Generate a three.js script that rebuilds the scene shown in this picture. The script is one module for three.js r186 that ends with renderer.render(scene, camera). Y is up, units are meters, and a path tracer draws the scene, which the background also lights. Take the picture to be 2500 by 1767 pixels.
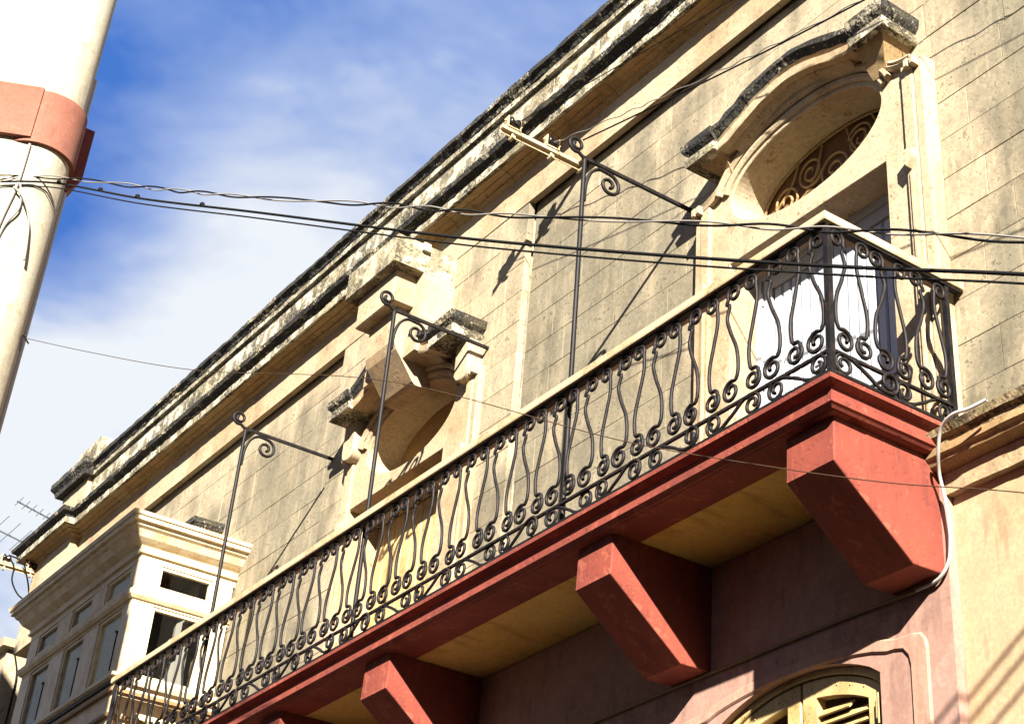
import * as THREE from 'three';
import { mergeGeometries } from 'three/addons/utils/BufferGeometryUtils.js';

// ---------------------------------------------------------------- camera
const scene = new THREE.Scene();
const D2R = Math.PI / 180;
const camera = new THREE.PerspectiveCamera(2 * Math.atan(883.5 / 4101.42) / D2R, 2500 / 1767, 0.1, 800);
camera.rotation.order = 'YXZ';
camera.position.set(5.24, 1.6, 6.159);
camera.rotation.set(33.75 * D2R, 53.65 * D2R, 2.386 * D2R);
camera.setViewOffset(2500, 1767, -303.58, 201.23, 2500, 1767);   // the photograph is an off-centre crop
camera.updateProjectionMatrix();

const renderer = new THREE.WebGLRenderer({ antialias: true });
renderer.toneMapping = THREE.LinearToneMapping;
renderer.toneMappingExposure = 5.1;
renderer.shadowMap.enabled = true;
const EXPO = 5.1;

// ---------------------------------------------------------------- noise
let seed = 7;
const rnd = () => { seed = (seed * 1664525 + 1013904223) >>> 0; return seed / 4294967296; };
const rr = (a, b) => a + (b - a) * rnd();
const clamp = (x, a = 0, b = 1) => Math.min(b, Math.max(a, x));
const sstep = (a, b, x) => { const t = clamp((x - a) / (b - a)); return t * t * (3 - 2 * t); };
const mix = (a, b, t) => a + (b - a) * t;
const mix3 = (a, b, t) => [mix(a[0], b[0], t), mix(a[1], b[1], t), mix(a[2], b[2], t)];
const TAB = new Float32Array(65536); { let s = 99; for (let i = 0; i < 65536; i++) { s = (Math.imul(s, 1103515245) + 12345) >>> 0; TAB[i] = ((s >>> 8) & 0xffff) / 65535; } }
const h2 = (x, y, s) => TAB[((x * 374761 + y * 668265 + s * 974634) ^ ((x * 31 + y * 17 + s * 7) << 5)) & 65535];
function vnoise(x, y, per, s) {              // periodic value noise
  const xi = Math.floor(x), yi = Math.floor(y), fx = x - xi, fy = y - yi;
  const m = (a) => ((a % per) + per) % per;
  const x0 = m(xi), x1 = m(xi + 1), y0 = m(yi), y1 = m(yi + 1);
  const u = fx * fx * (3 - 2 * fx), v = fy * fy * (3 - 2 * fy);
  return mix(mix(h2(x0, y0, s), h2(x1, y0, s), u), mix(h2(x0, y1, s), h2(x1, y1, s), u), v);
}
function fbm(u, v, per, oct, s, gain = 0.5) {
  let a = 1, t = 0, n = 0, p = per;
  for (let o = 0; o < oct; o++) { t += a * vnoise(u * p, v * p, p, s + o * 13); n += a; a *= gain; p *= 2; }
  return t / n;
}
const h3 = (x, y, z, s) => TAB[((x * 374761 + y * 668265 + z * 224737 + s * 974634) ^ ((x * 29 + y * 17 + z * 53) << 4)) & 65535];
function noise3(x, y, z, s) {
  const xi = Math.floor(x), yi = Math.floor(y), zi = Math.floor(z), f = (t) => t * t * (3 - 2 * t);
  const u = f(x - xi), v = f(y - yi), w = f(z - zi), X = xi + 512, Y = yi + 512, Z = zi + 512;
  const l = (k) => mix(mix(h3(X, Y, Z + k, s), h3(X + 1, Y, Z + k, s), u), mix(h3(X, Y + 1, Z + k, s), h3(X + 1, Y + 1, Z + k, s), u), v);
  return mix(l(0), l(1), w);
}
const fbm3 = (x, y, z, o, s, gain = 0.5) => { let a = 1, t = 0, n = 0; for (let i = 0; i < o; i++) { t += a * noise3(x, y, z, s + i); n += a; a *= gain; x *= 2.03; y *= 2.03; z *= 2.03; } return t / n; };
const lin = (c) => { c /= 255; return c <= 0.04045 ? c / 12.92 : ((c + 0.055) / 1.055) ** 2.4; };

// ---------------------------------------------------------------- sky: blue air with thin cloud, whiter towards the horizon
{
  const W = 3072, H = 1536, data = new Float32Array(W * H * 4);
  const deep = [74, 124, 210].map(lin), pale = [158, 182, 232].map(lin), white = [240, 245, 252].map(lin), ground = [120, 112, 98].map(lin);
  for (let j = 0; j < H; j++) {
    const el = ((j + 0.5) / H - 0.5) * Math.PI, sy = Math.sin(el), cy = Math.cos(el);
    for (let i = 0; i < W; i++) {
      const a = ((i + 0.5) / W - 0.5) * 2 * Math.PI, x = Math.cos(a) * cy, z = Math.sin(a) * cy;
      let c;
      if (sy < -0.02) c = ground;
      else {
        // clouds on a high sheet
        const k = 1 / (sy + 0.18), px = x * k, pz = z * k;
        const wx = fbm3(px * 1.7, pz * 1.7, 3.1, 3, 5) - 0.5, wz = fbm3(px * 1.7, pz * 1.7, 9.4, 3, 8) - 0.5;
        const big = fbm3(px * 1.9 + wx * 0.9 + 4.2, pz * 1.9 + wz * 0.9, 1.7, 3, 21);
        const fine = fbm3(px * 5 + wx * 1.8, pz * 5 + wz * 1.8, 5.3, 7, 31, 0.62);
        const hz = sstep(0.62, 0.36, sy);                       // thicker low down
        let m = (big - 0.5) * 1.5 + (fine - 0.5) * 1.5 + 0.24 + hz * 0.42;
        const az = Math.atan2(x, -z) / D2R, ed = el / D2R;
        for (const [ca, ce, w, k2] of [[-78, 38, 4.5, -0.5], [-71.5, 43, 4, -0.45], [-76, 31.5, 3.2, -0.55], [-69.5, 35, 4, 0.3], [-62, 41, 6, 0.1], [-73, 25.5, 5, 0.45], [-67, 36, 22, 0.13]]) { const q = ((az - ca) * Math.cos(el)) ** 2 + (ed - ce) ** 2; m += k2 * Math.exp(-q / (w * w)); }
        m = clamp(m);
        const base = mix3(deep, pale, sstep(0.55, 0.0, sy) * 0.55);
        c = m < 0.5 ? mix3(base, pale, m * 2) : mix3(pale, white, (m - 0.5) * 2);
      }
      const o = (j * W + i) * 4;
      data[o] = c[0] / EXPO; data[o + 1] = c[1] / EXPO; data[o + 2] = c[2] / EXPO; data[o + 3] = 1;
    }
  }
  const t = new THREE.DataTexture(data, W, H, THREE.RGBAFormat, THREE.FloatType);
  t.mapping = THREE.EquirectangularReflectionMapping; t.magFilter = t.minFilter = THREE.LinearFilter;
  t.colorSpace = THREE.LinearSRGBColorSpace; t.wrapS = THREE.RepeatWrapping; t.needsUpdate = true;
  scene.background = t; scene.environment = t;
}
// ---------------------------------------------------------------- sun (direction read from the shadows of the iron arms)
const SUN = new THREE.Vector3(1.514, 0.919, 1.0).normalize();
const sun = new THREE.DirectionalLight(new THREE.Color().setRGB(1.0, 0.94, 0.85), 5);
sun.position.copy(SUN).multiplyScalar(40).add(new THREE.Vector3(-5, 7, 0));
sun.target.position.set(-5, 7, 0);
sun.castShadow = true; sun.shadow.radius = 1; sun.shadow.mapSize.set(4096, 4096);
Object.assign(sun.shadow.camera, { left: -16, right: 16, top: 14, bottom: -14, near: 1, far: 90 });
scene.add(sun, sun.target);

// ---------------------------------------------------------------- textures (colour of matter only)
function tex(N, metres, fn, srgb = true) {
  const d = new Uint8Array(N * N * 4);
  for (let j = 0; j < N; j++) for (let i = 0; i < N; i++) {
    const c = fn(i / N, j / N), o = (j * N + i) * 4;
    d[o] = clamp(c[0], 0, 255); d[o + 1] = clamp(c[1], 0, 255); d[o + 2] = clamp(c[2], 0, 255); d[o + 3] = 255;
  }
  const t = new THREE.DataTexture(d, N, N, THREE.RGBAFormat);
  t.wrapS = t.wrapT = THREE.RepeatWrapping; t.magFilter = THREE.LinearFilter; t.minFilter = THREE.LinearMipmapLinearFilter; t.generateMipmaps = true;
  if (srgb) t.colorSpace = THREE.SRGBColorSpace;
  t.repeat.set(1 / metres, 1 / metres); t.needsUpdate = true;
  return t;
}
const g3 = (g) => [g, g, g];
// weathered limestone: cream stone under a broken grey patina, drips, pits
const tWall = tex(2048, 6, (u, v) => {
  const big = fbm(u, v, 5, 5, 3), mid = fbm(u, v, 24, 4, 9), fine = fbm(u, v, 160, 3, 15), grain = vnoise(u * 700, v * 700, 700, 4);
  const pat = sstep(0.31, 0.47, big + (mid - 0.5) * 0.5);
  let c = mix3([208, 192, 162], [154, 147, 129], pat * 0.92);
  c = mix3(c, [196, 164, 120], sstep(0.58, 0.74, fbm(u, v, 9, 4, 41)) * 0.4);
  const drip = sstep(0.66, 0.8, vnoise(u * 150, v * 14, 150, 52) * 0.55 + fbm(u, v, 12, 3, 57) * 0.55);
  c = mix3(c, [212, 200, 172], drip * 0.6);
  c = mix3(c, [112, 100, 74], sstep(0.68, 0.8, fine * 0.6 + mid * 0.45) * 0.5);
  const k = 1 + (fine - 0.5) * 0.34 + (grain - 0.5) * 0.16 + (mid - 0.5) * 0.24;
  return c.map((q) => q * k);
});
const tDetail = tex(1024, 2.7, (u, v) => {       // grain, pits, scrapes; near white, the patina comes as vertex colour
  const mid = fbm(u, v, 16, 5, 163), fine = fbm(u, v, 110, 3, 165), grain = vnoise(u * 480, v * 480, 480, 164);
  let k = 232 * (1 + (mid - 0.5) * 0.26 + (fine - 0.5) * 0.24 + (grain - 0.5) * 0.12);
  k *= 1 - 0.3 * sstep(0.66, 0.76, fine * 0.65 + mid * 0.38);
  const pale = sstep(0.69, 0.76, vnoise(u * 90, v * 12, 90, 172) * 0.6 + fbm(u, v, 20, 3, 177) * 0.5) * 22;
  return [k + pale, k + pale * 0.96, k * 0.99 + pale * 0.85];
});
const tCream = tex(1024, 3, (u, v) => {
  const big = fbm(u, v, 4, 5, 103), mid = fbm(u, v, 22, 4, 109), fine = fbm(u, v, 120, 3, 115), grain = vnoise(u * 500, v * 500, 500, 104);
  let c = mix3([210, 190, 154], [200, 170, 130], sstep(0.42, 0.66, big));
  c = mix3(c, [168, 150, 116], sstep(0.55, 0.68, mid * 0.6 + big * 0.4) * 0.55);
  c = mix3(c, [120, 92, 58], sstep(0.67, 0.76, fine * 0.7 + mid * 0.32) * 0.6);
  const k = 1 + (fine - 0.5) * 0.24 + (grain - 0.5) * 0.12;
  return c.map((q) => q * k);
});
const stoneH = tex(1024, 3, (u, v) => { const p = sstep(0.66, 0.72, fbm(u, v, 90, 3, 203)); return g3(150 + (fbm(u, v, 14, 6, 201) - 0.5) * 150 - p * 90); }, false);
// lichen and soot in speckles on pale stone; cover = share of dark
function lichen(cover, seedN, pale = [214, 202, 172], dark = [24, 22, 17]) {
  return tex(1024, 2.4, (u, v) => {
    const f = fbm(u, v, 150, 3, seedN, 0.62), m = fbm(u, v, 14, 4, seedN + 7), e = fbm(u, v, 300, 2, seedN + 17), b = fbm(u, v, 4, 3, seedN + 47);
    const d = sstep(0.46, 0.57, f * 0.42 + m * 0.34 + b * 0.3 + e * 0.08 - 0.07 + (cover - 0.5) * 0.42);
    let c = mix3(pale, [150, 138, 104], sstep(0.45, 0.6, m) * 0.6);
    c = mix3(c, dark, d);
    c = mix3(c, [196, 190, 160], sstep(0.62, 0.68, fbm(u, v, 240, 2, seedN + 29)) * 0.3 * (cover > 0.6 ? 1 : 0.6));
    c = mix3(c, [96, 82, 58], sstep(0.5, 0.66, fbm(u, v, 26, 4, seedN + 57)) * (cover > 0.6 ? 0.35 : 0.5));
    c = mix3(c, [104, 102, 40], sstep(0.6, 0.7, fbm(u, v, 60, 3, seedN + 37)) * 0.3);
    const k = 1 + (e - 0.5) * 0.4;
    return c.map((q) => q * k);
  });
}
const tBlack = lichen(0.80, 301), tSpeck = lichen(0.36, 341, [240, 230, 204], [52, 46, 36]), tSpeckH = lichen(0.40, 381, [226, 212, 178], [84, 74, 56]), tStain = lichen(0.42, 421, [196, 170, 124], [92, 72, 44]);
const tSpeckL = lichen(0.2, 461, [240, 226, 194], [96, 82, 58]);
const lichH = tex(512, 1.6, (u, v) => g3(fbm(u, v, 50, 4, 331, 0.6) * 255), false);
// painted plaster
function plaster(c0, c1, chip, s, chipAmt = 0.4) {
  return tex(1024, 2.5, (u, v) => {
    const big = fbm(u, v, 4, 5, s), mid = fbm(u, v, 30, 4, s + 5), fine = fbm(u, v, 160, 2, s + 9), streak = fbm(u, v * 0.12, 64, 3, s + 21);
    let c = mix3(c0, c1, sstep(0.36, 0.66, big * 0.75 + streak * 0.25));
    c = mix3(c, chip, sstep(0.64, 0.69, mid * 0.72 + fine * 0.3) * chipAmt);
    c = mix3(c, c1.map((q) => q * 0.72), sstep(0.62, 0.74, fbm(u, v * 0.2, 40, 3, s + 31) * 0.7 + big * 0.35) * 0.32);   // run-off streaks in the paint
    const k = 1 + (fine - 0.5) * 0.14 + (mid - 0.5) * 0.12 + (streak - 0.5) * 0.08;
    return c.map((q) => q * k);
  });
}
const tRed = plaster([170, 74, 49], [146, 58, 38], [192, 118, 90], 501, 0.4);
const tPink = plaster([206, 164, 146], [196, 150, 130], [220, 190, 170], 541, 0.12);
const tYellow = plaster([222, 190, 148], [214, 176, 132], [230, 206, 172], 581, 0.12);
const tSoffit = plaster([240, 204, 112], [230, 188, 92], [206, 160, 84], 621, 0.25);
const tWhiteW = plaster([242, 234, 212], [236, 224, 196], [186, 170, 138], 661, 0.55);
const tTerra = plaster([172, 108, 84], [162, 96, 72], [186, 132, 108], 701, 0.15);
const tWood = tex(512, 1.2, (u, v) => {
  const gr = fbm(u * 1, v * 0.1, 60, 3, 741), m = fbm(u, v, 8, 4, 747), f = fbm(u, v, 90, 2, 749);
  let c = mix3([236, 222, 190], [224, 204, 164], sstep(0.4, 0.65, m)); c = mix3(c, [150, 118, 74], sstep(0.66, 0.72, f * 0.7 + m * 0.32) * 0.5);
  return c.map((q) => q * (1 + (gr - 0.5) * 0.12));
});
const tIron = tex(512, 0.5, (u, v) => {
  const m = fbm(u, v, 10, 4, 781), f = fbm(u, v, 70, 3, 783);
  let c = mix3([34, 33, 34], [52, 50, 50], sstep(0.35, 0.65, m)); c = mix3(c, [104, 66, 40], sstep(0.60, 0.68, f * 0.7 + m * 0.3) * 0.6);
  return c.map((q) => q * (1 + (f - 0.5) * 0.5));
});
const tStreet = tex(512, 4, (u, v) => { const m = fbm(u, v, 6, 5, 811), f = fbm(u, v, 120, 3, 813); return g3(122 + (m - 0.5) * 50 + (f - 0.5) * 46).map((q, i) => q * [1, 0.96, 0.88][i]); });

// ---------------------------------------------------------------- materials
const ALB = 0.43;      // brings the texture values down to measured base colours (stone 0.2 to 0.35)
const M = (map, o = {}) => { const m = new THREE.MeshStandardMaterial({ map, roughness: 0.92, metalness: 0, side: THREE.DoubleSide, ...o }); m.color.multiplyScalar(ALB); return m; };
const tint = (r, g, b) => new THREE.Color().setRGB(r, g, b);
const bumpS = { bumpMap: stoneH, bumpScale: 0.0028 };
const wallMats = [[1, 1, 1], [0.97, 0.97, 0.97], [1.03, 1.02, 1.0], [0.94, 0.935, 0.925], [1.01, 0.99, 0.96]].map((c) => M(tWall, { color: tint(...c), ...bumpS }));
const creamMats = [[1.1, 1.1, 1.1], [1.04, 1.02, 1.0], [1.08, 1.04, 0.99], [1.12, 1.12, 1.13]].map((c) => M(tCream, { color: tint(...c), ...bumpS }));
const mStone = M(tDetail, { vertexColors: true, ...bumpS });
const mCream = creamMats[0];
const mMortar = M(tWall, { color: tint(1.05, 1.02, 0.96) });
const mBlack = [0, 1, 2].map((i) => M(tBlack, { color: tint(...[[1, 1, 1], [0.85, 0.85, 0.85], [1.2, 1.15, 1.05]][i]), bumpMap: lichH, bumpScale: 0.012 }));
const mSpeck = [0, 1].map((i) => M(i ? tSpeckH : tSpeck, { bumpMap: lichH, bumpScale: 0.008 }));
const mPale = M(tSpeckL, { bumpMap: lichH, bumpScale: 0.006 });
const mOchre = [[1.0, 0.84, 0.58], [0.9, 0.76, 0.54], [1.04, 0.9, 0.66]].map((c) => M(tCream, { color: tint(...c), ...bumpS }));  // brown staining, with the tint deepened to paint in soffit shade
const mStain = M(tStain, { bumpMap: lichH, bumpScale: 0.008 });
const mRed = M(tRed, { roughness: 0.85, bumpMap: stoneH, bumpScale: 0.004 }), mPink = M(tPink), mYellow = M(tYellow), mSoffit = M(tSoffit, { color: tint(1.35, 1.35, 1.35) }), mTerra = M(tTerra), mWhiteWall = M(tWhiteW, { color: tint(0.84, 0.82, 0.77) });
const mWood = M(tWood, { roughness: 0.6, color: tint(1.5, 1.43, 1.28) }), mWoodDark = M(tWood, { roughness: 0.7, color: tint(0.62, 0.46, 0.27) }), mShutter = M(tWood, { roughness: 0.6, color: tint(1.0, 0.84, 0.54) });
const mRail = M(tWood, { roughness: 0.55, color: tint(0.98, 0.92, 0.8) });
const dull = (c, map = null, spec = 0.25, rough = 0.7) => new THREE.MeshPhysicalMaterial({ color: c, map, roughness: rough, specularIntensity: spec, side: THREE.DoubleSide });
const mIron = dull(tint(0.22, 0.22, 0.23), tIron, 0.35, 0.55);
const mGrille = M(tWood, { roughness: 0.8, color: tint(0.72, 0.52, 0.3) });
const mCable = dull(tint(0.006, 0.006, 0.006), null, 0.2, 0.8);
const mCableGrey = M(null, { color: tint(0.36, 0.33, 0.29), roughness: 0.6 });
const mCableWhite = M(null, { color: tint(0.75, 0.72, 0.66), roughness: 0.5 });
const mBar = M(tWood, { roughness: 0.6, color: tint(1.05, 0.95, 0.78) });
const mPorcelain = new THREE.MeshPhysicalMaterial({ color: tint(0.006, 0.004, 0.003), roughness: 0.25, side: THREE.DoubleSide });
const mDoor = M(null, { color: tint(0.64, 0.67, 0.7), roughness: 0.45 });
const mDoorSeam = M(null, { color: tint(0.25, 0.26, 0.28), roughness: 0.6 });
const mDarkIn = M(tWood, { color: tint(0.34, 0.19, 0.1), roughness: 0.9 });
const mInner = M(tWood, { color: tint(0.4, 0.28, 0.18), roughness: 0.9 });
const mGlass = new THREE.MeshPhysicalMaterial({ color: tint(0.92, 0.95, 0.95), roughness: 0.03, transmission: 1, thickness: 0, ior: 1.5, specularIntensity: 0.3, side: THREE.DoubleSide });
const mAlu = M(null, { color: tint(0.32, 0.32, 0.33), roughness: 0.45, metalness: 0.6 });
const mStreet = M(tStreet, { color: tint(1.1, 1.04, 0.92) });

// ---------------------------------------------------------------- geometry helpers (world metres)
function boxUV(g0) {
  const g = g0.index ? g0.toNonIndexed() : g0;
  g.deleteAttribute('uv');
  const p = g.attributes.position, uv = new Float32Array(p.count * 2), a = new THREE.Vector3(), b = new THREE.Vector3(), c = new THREE.Vector3();
  for (let i = 0; i < p.count; i += 3) {
    a.fromBufferAttribute(p, i); b.fromBufferAttribute(p, i + 1); c.fromBufferAttribute(p, i + 2);
    const n = b.clone().sub(a).cross(c.clone().sub(a)), X = Math.abs(n.x), Y = Math.abs(n.y), Z = Math.abs(n.z);
    [a, b, c].forEach((q, k) => {
      const o = (i + k) * 2;
      if (X >= Y && X >= Z) { uv[o] = q.z + 1.37; uv[o + 1] = q.y; } else if (Y >= Z) { uv[o] = q.x; uv[o + 1] = q.z + 2.71; } else { uv[o] = q.x; uv[o + 1] = q.y; }
    });
  }
  g.setAttribute('uv', new THREE.BufferAttribute(uv, 2));
  if (!g.attributes.normal) g.computeVertexNormals();
  return g;
}
function fromQuads(pos) { const g = new THREE.BufferGeometry(); g.setAttribute('position', new THREE.Float32BufferAttribute(pos, 3)); g.computeVertexNormals(); return boxUV(g); }
const quad = (out, a, b, c, d) => out.push(...a, ...b, ...c, ...a, ...c, ...d);
function box(x0, x1, y0, y1, z0, z1) { const g = new THREE.BoxGeometry(x1 - x0, y1 - y0, z1 - z0); g.translate((x0 + x1) / 2, (y0 + y1) / 2, (z0 + z1) / 2); return boxUV(g); }
// box with a small chamfer round the face that looks out (+z)
function block(x0, x1, y0, y1, z0, z1, ch = 0.006) {
  const q = [], F = [[x0 + ch, y0 + ch, z1], [x1 - ch, y0 + ch, z1], [x1 - ch, y1 - ch, z1], [x0 + ch, y1 - ch, z1]], E = [[x0, y0, z1 - ch], [x1, y0, z1 - ch], [x1, y1, z1 - ch], [x0, y1, z1 - ch]], B = [[x0, y0, z0], [x1, y0, z0], [x1, y1, z0], [x0, y1, z0]];
  quad(q, F[0], F[1], F[2], F[3]);
  for (let i = 0; i < 4; i++) { const j = (i + 1) % 4; quad(q, E[i], E[j], F[j], F[i]); quad(q, B[i], B[j], E[j], E[i]); }
  return fromQuads(q);
}
// stone with a gridded face whose vertices carry the colour of the patina at that place
function stone(x0, x1, y0, y1, z0, z1, ch, colour) {
  const nx = Math.max(2, Math.round((x1 - x0) / 0.075)), ny = 4, q = [], ca = [];
  const P = (i, j) => [mix(x0 + ch, x1 - ch, i / nx), mix(y0 + ch, y1 - ch, j / ny), z1];
  for (let i = 0; i < nx; i++) for (let j = 0; j < ny; j++) quad(q, P(i, j), P(i + 1, j), P(i + 1, j + 1), P(i, j + 1));
  const F = [P(0, 0), P(nx, 0), P(nx, ny), P(0, ny)], E = [[x0, y0, z1 - ch], [x1, y0, z1 - ch], [x1, y1, z1 - ch], [x0, y1, z1 - ch]], B = [[x0, y0, z0], [x1, y0, z0], [x1, y1, z0], [x0, y1, z0]];
  for (let i = 0; i < 4; i++) { const j = (i + 1) % 4; quad(q, E[i], E[j], F[j], F[i]); quad(q, B[i], B[j], E[j], E[i]); }
  for (let i = 0; i < q.length; i += 3) ca.push(...colour(q[i], q[i + 1]));
  const g = fromQuads(q); g.setAttribute('color', new THREE.Float32BufferAttribute(ca, 3)); return g;
}
// polygon profile [[z, y]...] drawn out along x from x0 to x1
function alongX(profile, x0, x1) {
  const g = new THREE.ExtrudeGeometry(new THREE.Shape(profile.map(([z, y]) => new THREE.Vector2(z, y))), { depth: x1 - x0, bevelEnabled: false });
  g.rotateY(-Math.PI / 2); g.translate(x1, 0, 0); return boxUV(g);
}
// outline in x, y drawn out from z0 to z1
function alongZ(shape, z0, z1, bevel = 0) {
  const g = new THREE.ExtrudeGeometry(shape, { depth: z1 - z0 - bevel, bevelEnabled: bevel > 0, bevelSize: bevel, bevelThickness: bevel, bevelSegments: 1, bevelOffset: -bevel, curveSegments: 40 });
  g.translate(0, 0, z0); return boxUV(g);
}
const poly = (pts) => new THREE.Shape(pts.map((p) => new THREE.Vector2(p[0], p[1])));
// profile [[out, y]...] swept along a plan path [[x, z]...]; travelling +x looks out to +z; corners are mitred
function sweep(profile, path, { rough = 0, step = 0, s = 1 } = {}) {
  let pts = [];
  for (let i = 0; i < path.length - 1; i++) {
    const [a, b] = [path[i], path[i + 1]], L = Math.hypot(b[0] - a[0], b[1] - a[1]), n = step ? Math.max(1, Math.round(L / step)) : 1;
    for (let k = 0; k < n; k++) pts.push([mix(a[0], b[0], k / n), mix(a[1], b[1], k / n)]);
  }
  pts.push(path[path.length - 1]);
  const nor = pts.slice(1).map((b, i) => { const a = pts[i], L = Math.hypot(b[0] - a[0], b[1] - a[1]); return [-(b[1] - a[1]) / L, (b[0] - a[0]) / L]; });
  const rings = pts.map((p, i) => {
    const n1 = nor[Math.max(0, i - 1)], n2 = nor[Math.min(nor.length - 1, i)], k = 1 + n1[0] * n2[0] + n1[1] * n2[1], m = [(n1[0] + n2[0]) / k, (n1[1] + n2[1]) / k];
    return profile.map(([o, y], j) => {
      const J = rough && o > 0.02 ? rough * ((noise3(p[0] * 3.1 + 40, y * 5 + 20, p[1] * 3.1 + 40 + j * 3.7, s) - 0.5) * 0.55 + (noise3(p[0] * 13 + 90, j * 5.1, p[1] * 13 + 50, s + 3) - 0.5) * 1.2) : 0;
      const Y = rough && o > 0.02 ? rough * (noise3(p[0] * 9 + 70, j * 3.3 + 11, p[1] * 9 + 60, s + 5) - 0.5) : 0;
      return [p[0] + m[0] * (o + J), y + Y, p[1] + m[1] * (o + J)];
    });
  });
  const q = [], N = profile.length;
  for (let i = 0; i < rings.length - 1; i++) for (let j = 0; j < N; j++) { const k = (j + 1) % N; quad(q, rings[i][j], rings[i + 1][j], rings[i + 1][k], rings[i][k]); }
  const tri = THREE.ShapeUtils.triangulateShape(profile.map((p) => new THREE.Vector2(...p)), []);
  for (const R of [rings[0], rings[rings.length - 1]]) for (const t of tri) q.push(...R[t[0]], ...R[t[1]], ...R[t[2]]);
  return fromQuads(q);
}
// profile [[up along the path's normal, z]...] swept along a path in x, y
function sweepXY(profile, path, rough = 0, s = 1) {
  const rings = path.map((p, i) => {
    const a = path[Math.max(0, i - 1)], b = path[Math.min(path.length - 1, i + 1)], L = Math.hypot(b[0] - a[0], b[1] - a[1]), n = [-(b[1] - a[1]) / L, (b[0] - a[0]) / L];
    return profile.map(([u, z], j) => { const J = rough ? rough * (noise3(p[0] * 12 + 60, j * 4.7, 3, s) - 0.5) : 0; return [p[0] + n[0] * (u + J), p[1] + n[1] * (u + J), z + J]; });
  });
  const q = [], N = profile.length;
  for (let i = 0; i < rings.length - 1; i++) for (let j = 0; j < N; j++) { const k = (j + 1) % N; quad(q, rings[i][j], rings[i + 1][j], rings[i + 1][k], rings[i][k]); }
  const tri = THREE.ShapeUtils.triangulateShape(profile.map((p) => new THREE.Vector2(...p)), []);
  for (const R of [rings[0], rings[rings.length - 1]]) for (const t of tri) q.push(...R[t[0]], ...R[t[1]], ...R[t[2]]);
  return fromQuads(q);
}
function tube(pts, r, seg = 0, rad = 6, curve = true) {
  const P = pts.map((p) => new THREE.Vector3(...p));
  let path;
  if (curve) path = new THREE.CatmullRomCurve3(P, false, 'centripetal'); else { path = new THREE.CurvePath(); for (let i = 0; i < P.length - 1; i++) path.add(new THREE.LineCurve3(P[i], P[i + 1])); }
  const g = new THREE.TubeGeometry(path, seg || Math.max(2, pts.length * 4), r, rad, false);
  const uv = g.attributes.uv, L = path.getLength(); for (let i = 0; i < uv.count; i++) uv.setXY(i, uv.getX(i) * L, uv.getY(i) * 0.1);
  return g.toNonIndexed();
}
const rod = (a, b, r, rad = 8) => {
  const A = new THREE.Vector3(...a), B = new THREE.Vector3(...b), g = new THREE.CylinderGeometry(r, r, A.distanceTo(B), rad);
  g.applyQuaternion(new THREE.Quaternion().setFromUnitVectors(new THREE.Vector3(0, 1, 0), B.clone().sub(A).normalize())); g.translate(...A.add(B).multiplyScalar(0.5).toArray());
  return g.toNonIndexed();
};
function spiral(cx, cy, r0, r1, a0, turns, n = 26, ease = 1.5) { const o = []; for (let i = 0; i <= n; i++) { const t = i / n, a = (a0 + turns * 360 * t) * D2R, r = mix(r0, r1, t ** ease); o.push([cx + Math.cos(a) * r, cy + Math.sin(a) * r]); } return o; }
const merge = (...g) => mergeGeometries(g.flat().map((q) => { const c = q.index ? q.toNonIndexed() : q; for (const k of Object.keys(c.attributes)) if (!['position', 'normal', 'uv'].includes(k)) c.deleteAttribute(k); return c; }));

// ---------------------------------------------------------------- scene helpers
const used = {};
const numbered = (n) => { const k = used[n] = (used[n] ?? -1) + 1; return k ? `${n}_${String(k).padStart(3, '0')}` : n; };
function thing(name, label, category, [x, y, z] = [0, 0, 0], group) {
  const o = new THREE.Group(); o.name = numbered(name); o.position.set(x, y, z); o.userData = { label, category, base: undefined };
  delete o.userData.base; if (group) o.userData.group = group;
  scene.add(o); return o;
}
function part(name, geo, mat, parent, label) {                 // geometry is in world metres; the mesh undoes its parents' places
  const m = new THREE.Mesh(geo, mat); m.name = name; m.castShadow = m.receiveShadow = true;
  let p = parent, off = new THREE.Vector3(); while (p && p !== scene) { off.add(p.position); p = p.parent; }
  m.position.copy(off).negate(); if (label) m.userData.label = label;
  parent.add(m); return m;
}
function solo(name, geo, mat, label, category, group) { const m = new THREE.Mesh(geo, mat); m.name = numbered(name); m.castShadow = m.receiveShadow = true; m.userData = { label, category }; if (group) m.userData.group = group; scene.add(m); return m; }
function setting(name, geo, mat) { const m = new THREE.Mesh(geo, mat); m.name = name; m.castShadow = m.receiveShadow = true; m.userData.kind = 'structure'; scene.add(m); return m; }

// ================================================================ SETTING: ground
{ const g = new THREE.PlaneGeometry(500, 500); g.rotateX(-Math.PI / 2); setting('street', boxUV(g), mStreet); }
setting('pavement', box(-30, 12, 0.004, 0.13, 0.1, 1.35), M(tStreet, { color: tint(1.4, 1.3, 1.1) }));

// ================================================================ THE HOUSE
const X0 = -15.88, X1 = 4.6, CX = -6.175;
const house = thing('townhouse', 'tall weathered limestone house with arched hoods, stained cornice and pink lower wall', 'house', [-6, 0, 0]);
const OPEN = [-1.19, -6.17, -11.19];
const A_OV = 0.73, B_OV = 0.345, Y_OV = 8.515;
const doorRect = (i) => i === 1 ? [-7.12, -5.56, 5.92, 8.06] : [OPEN[i] - 0.74, OPEN[i] + 0.74, 5.92, 8.01];
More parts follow.
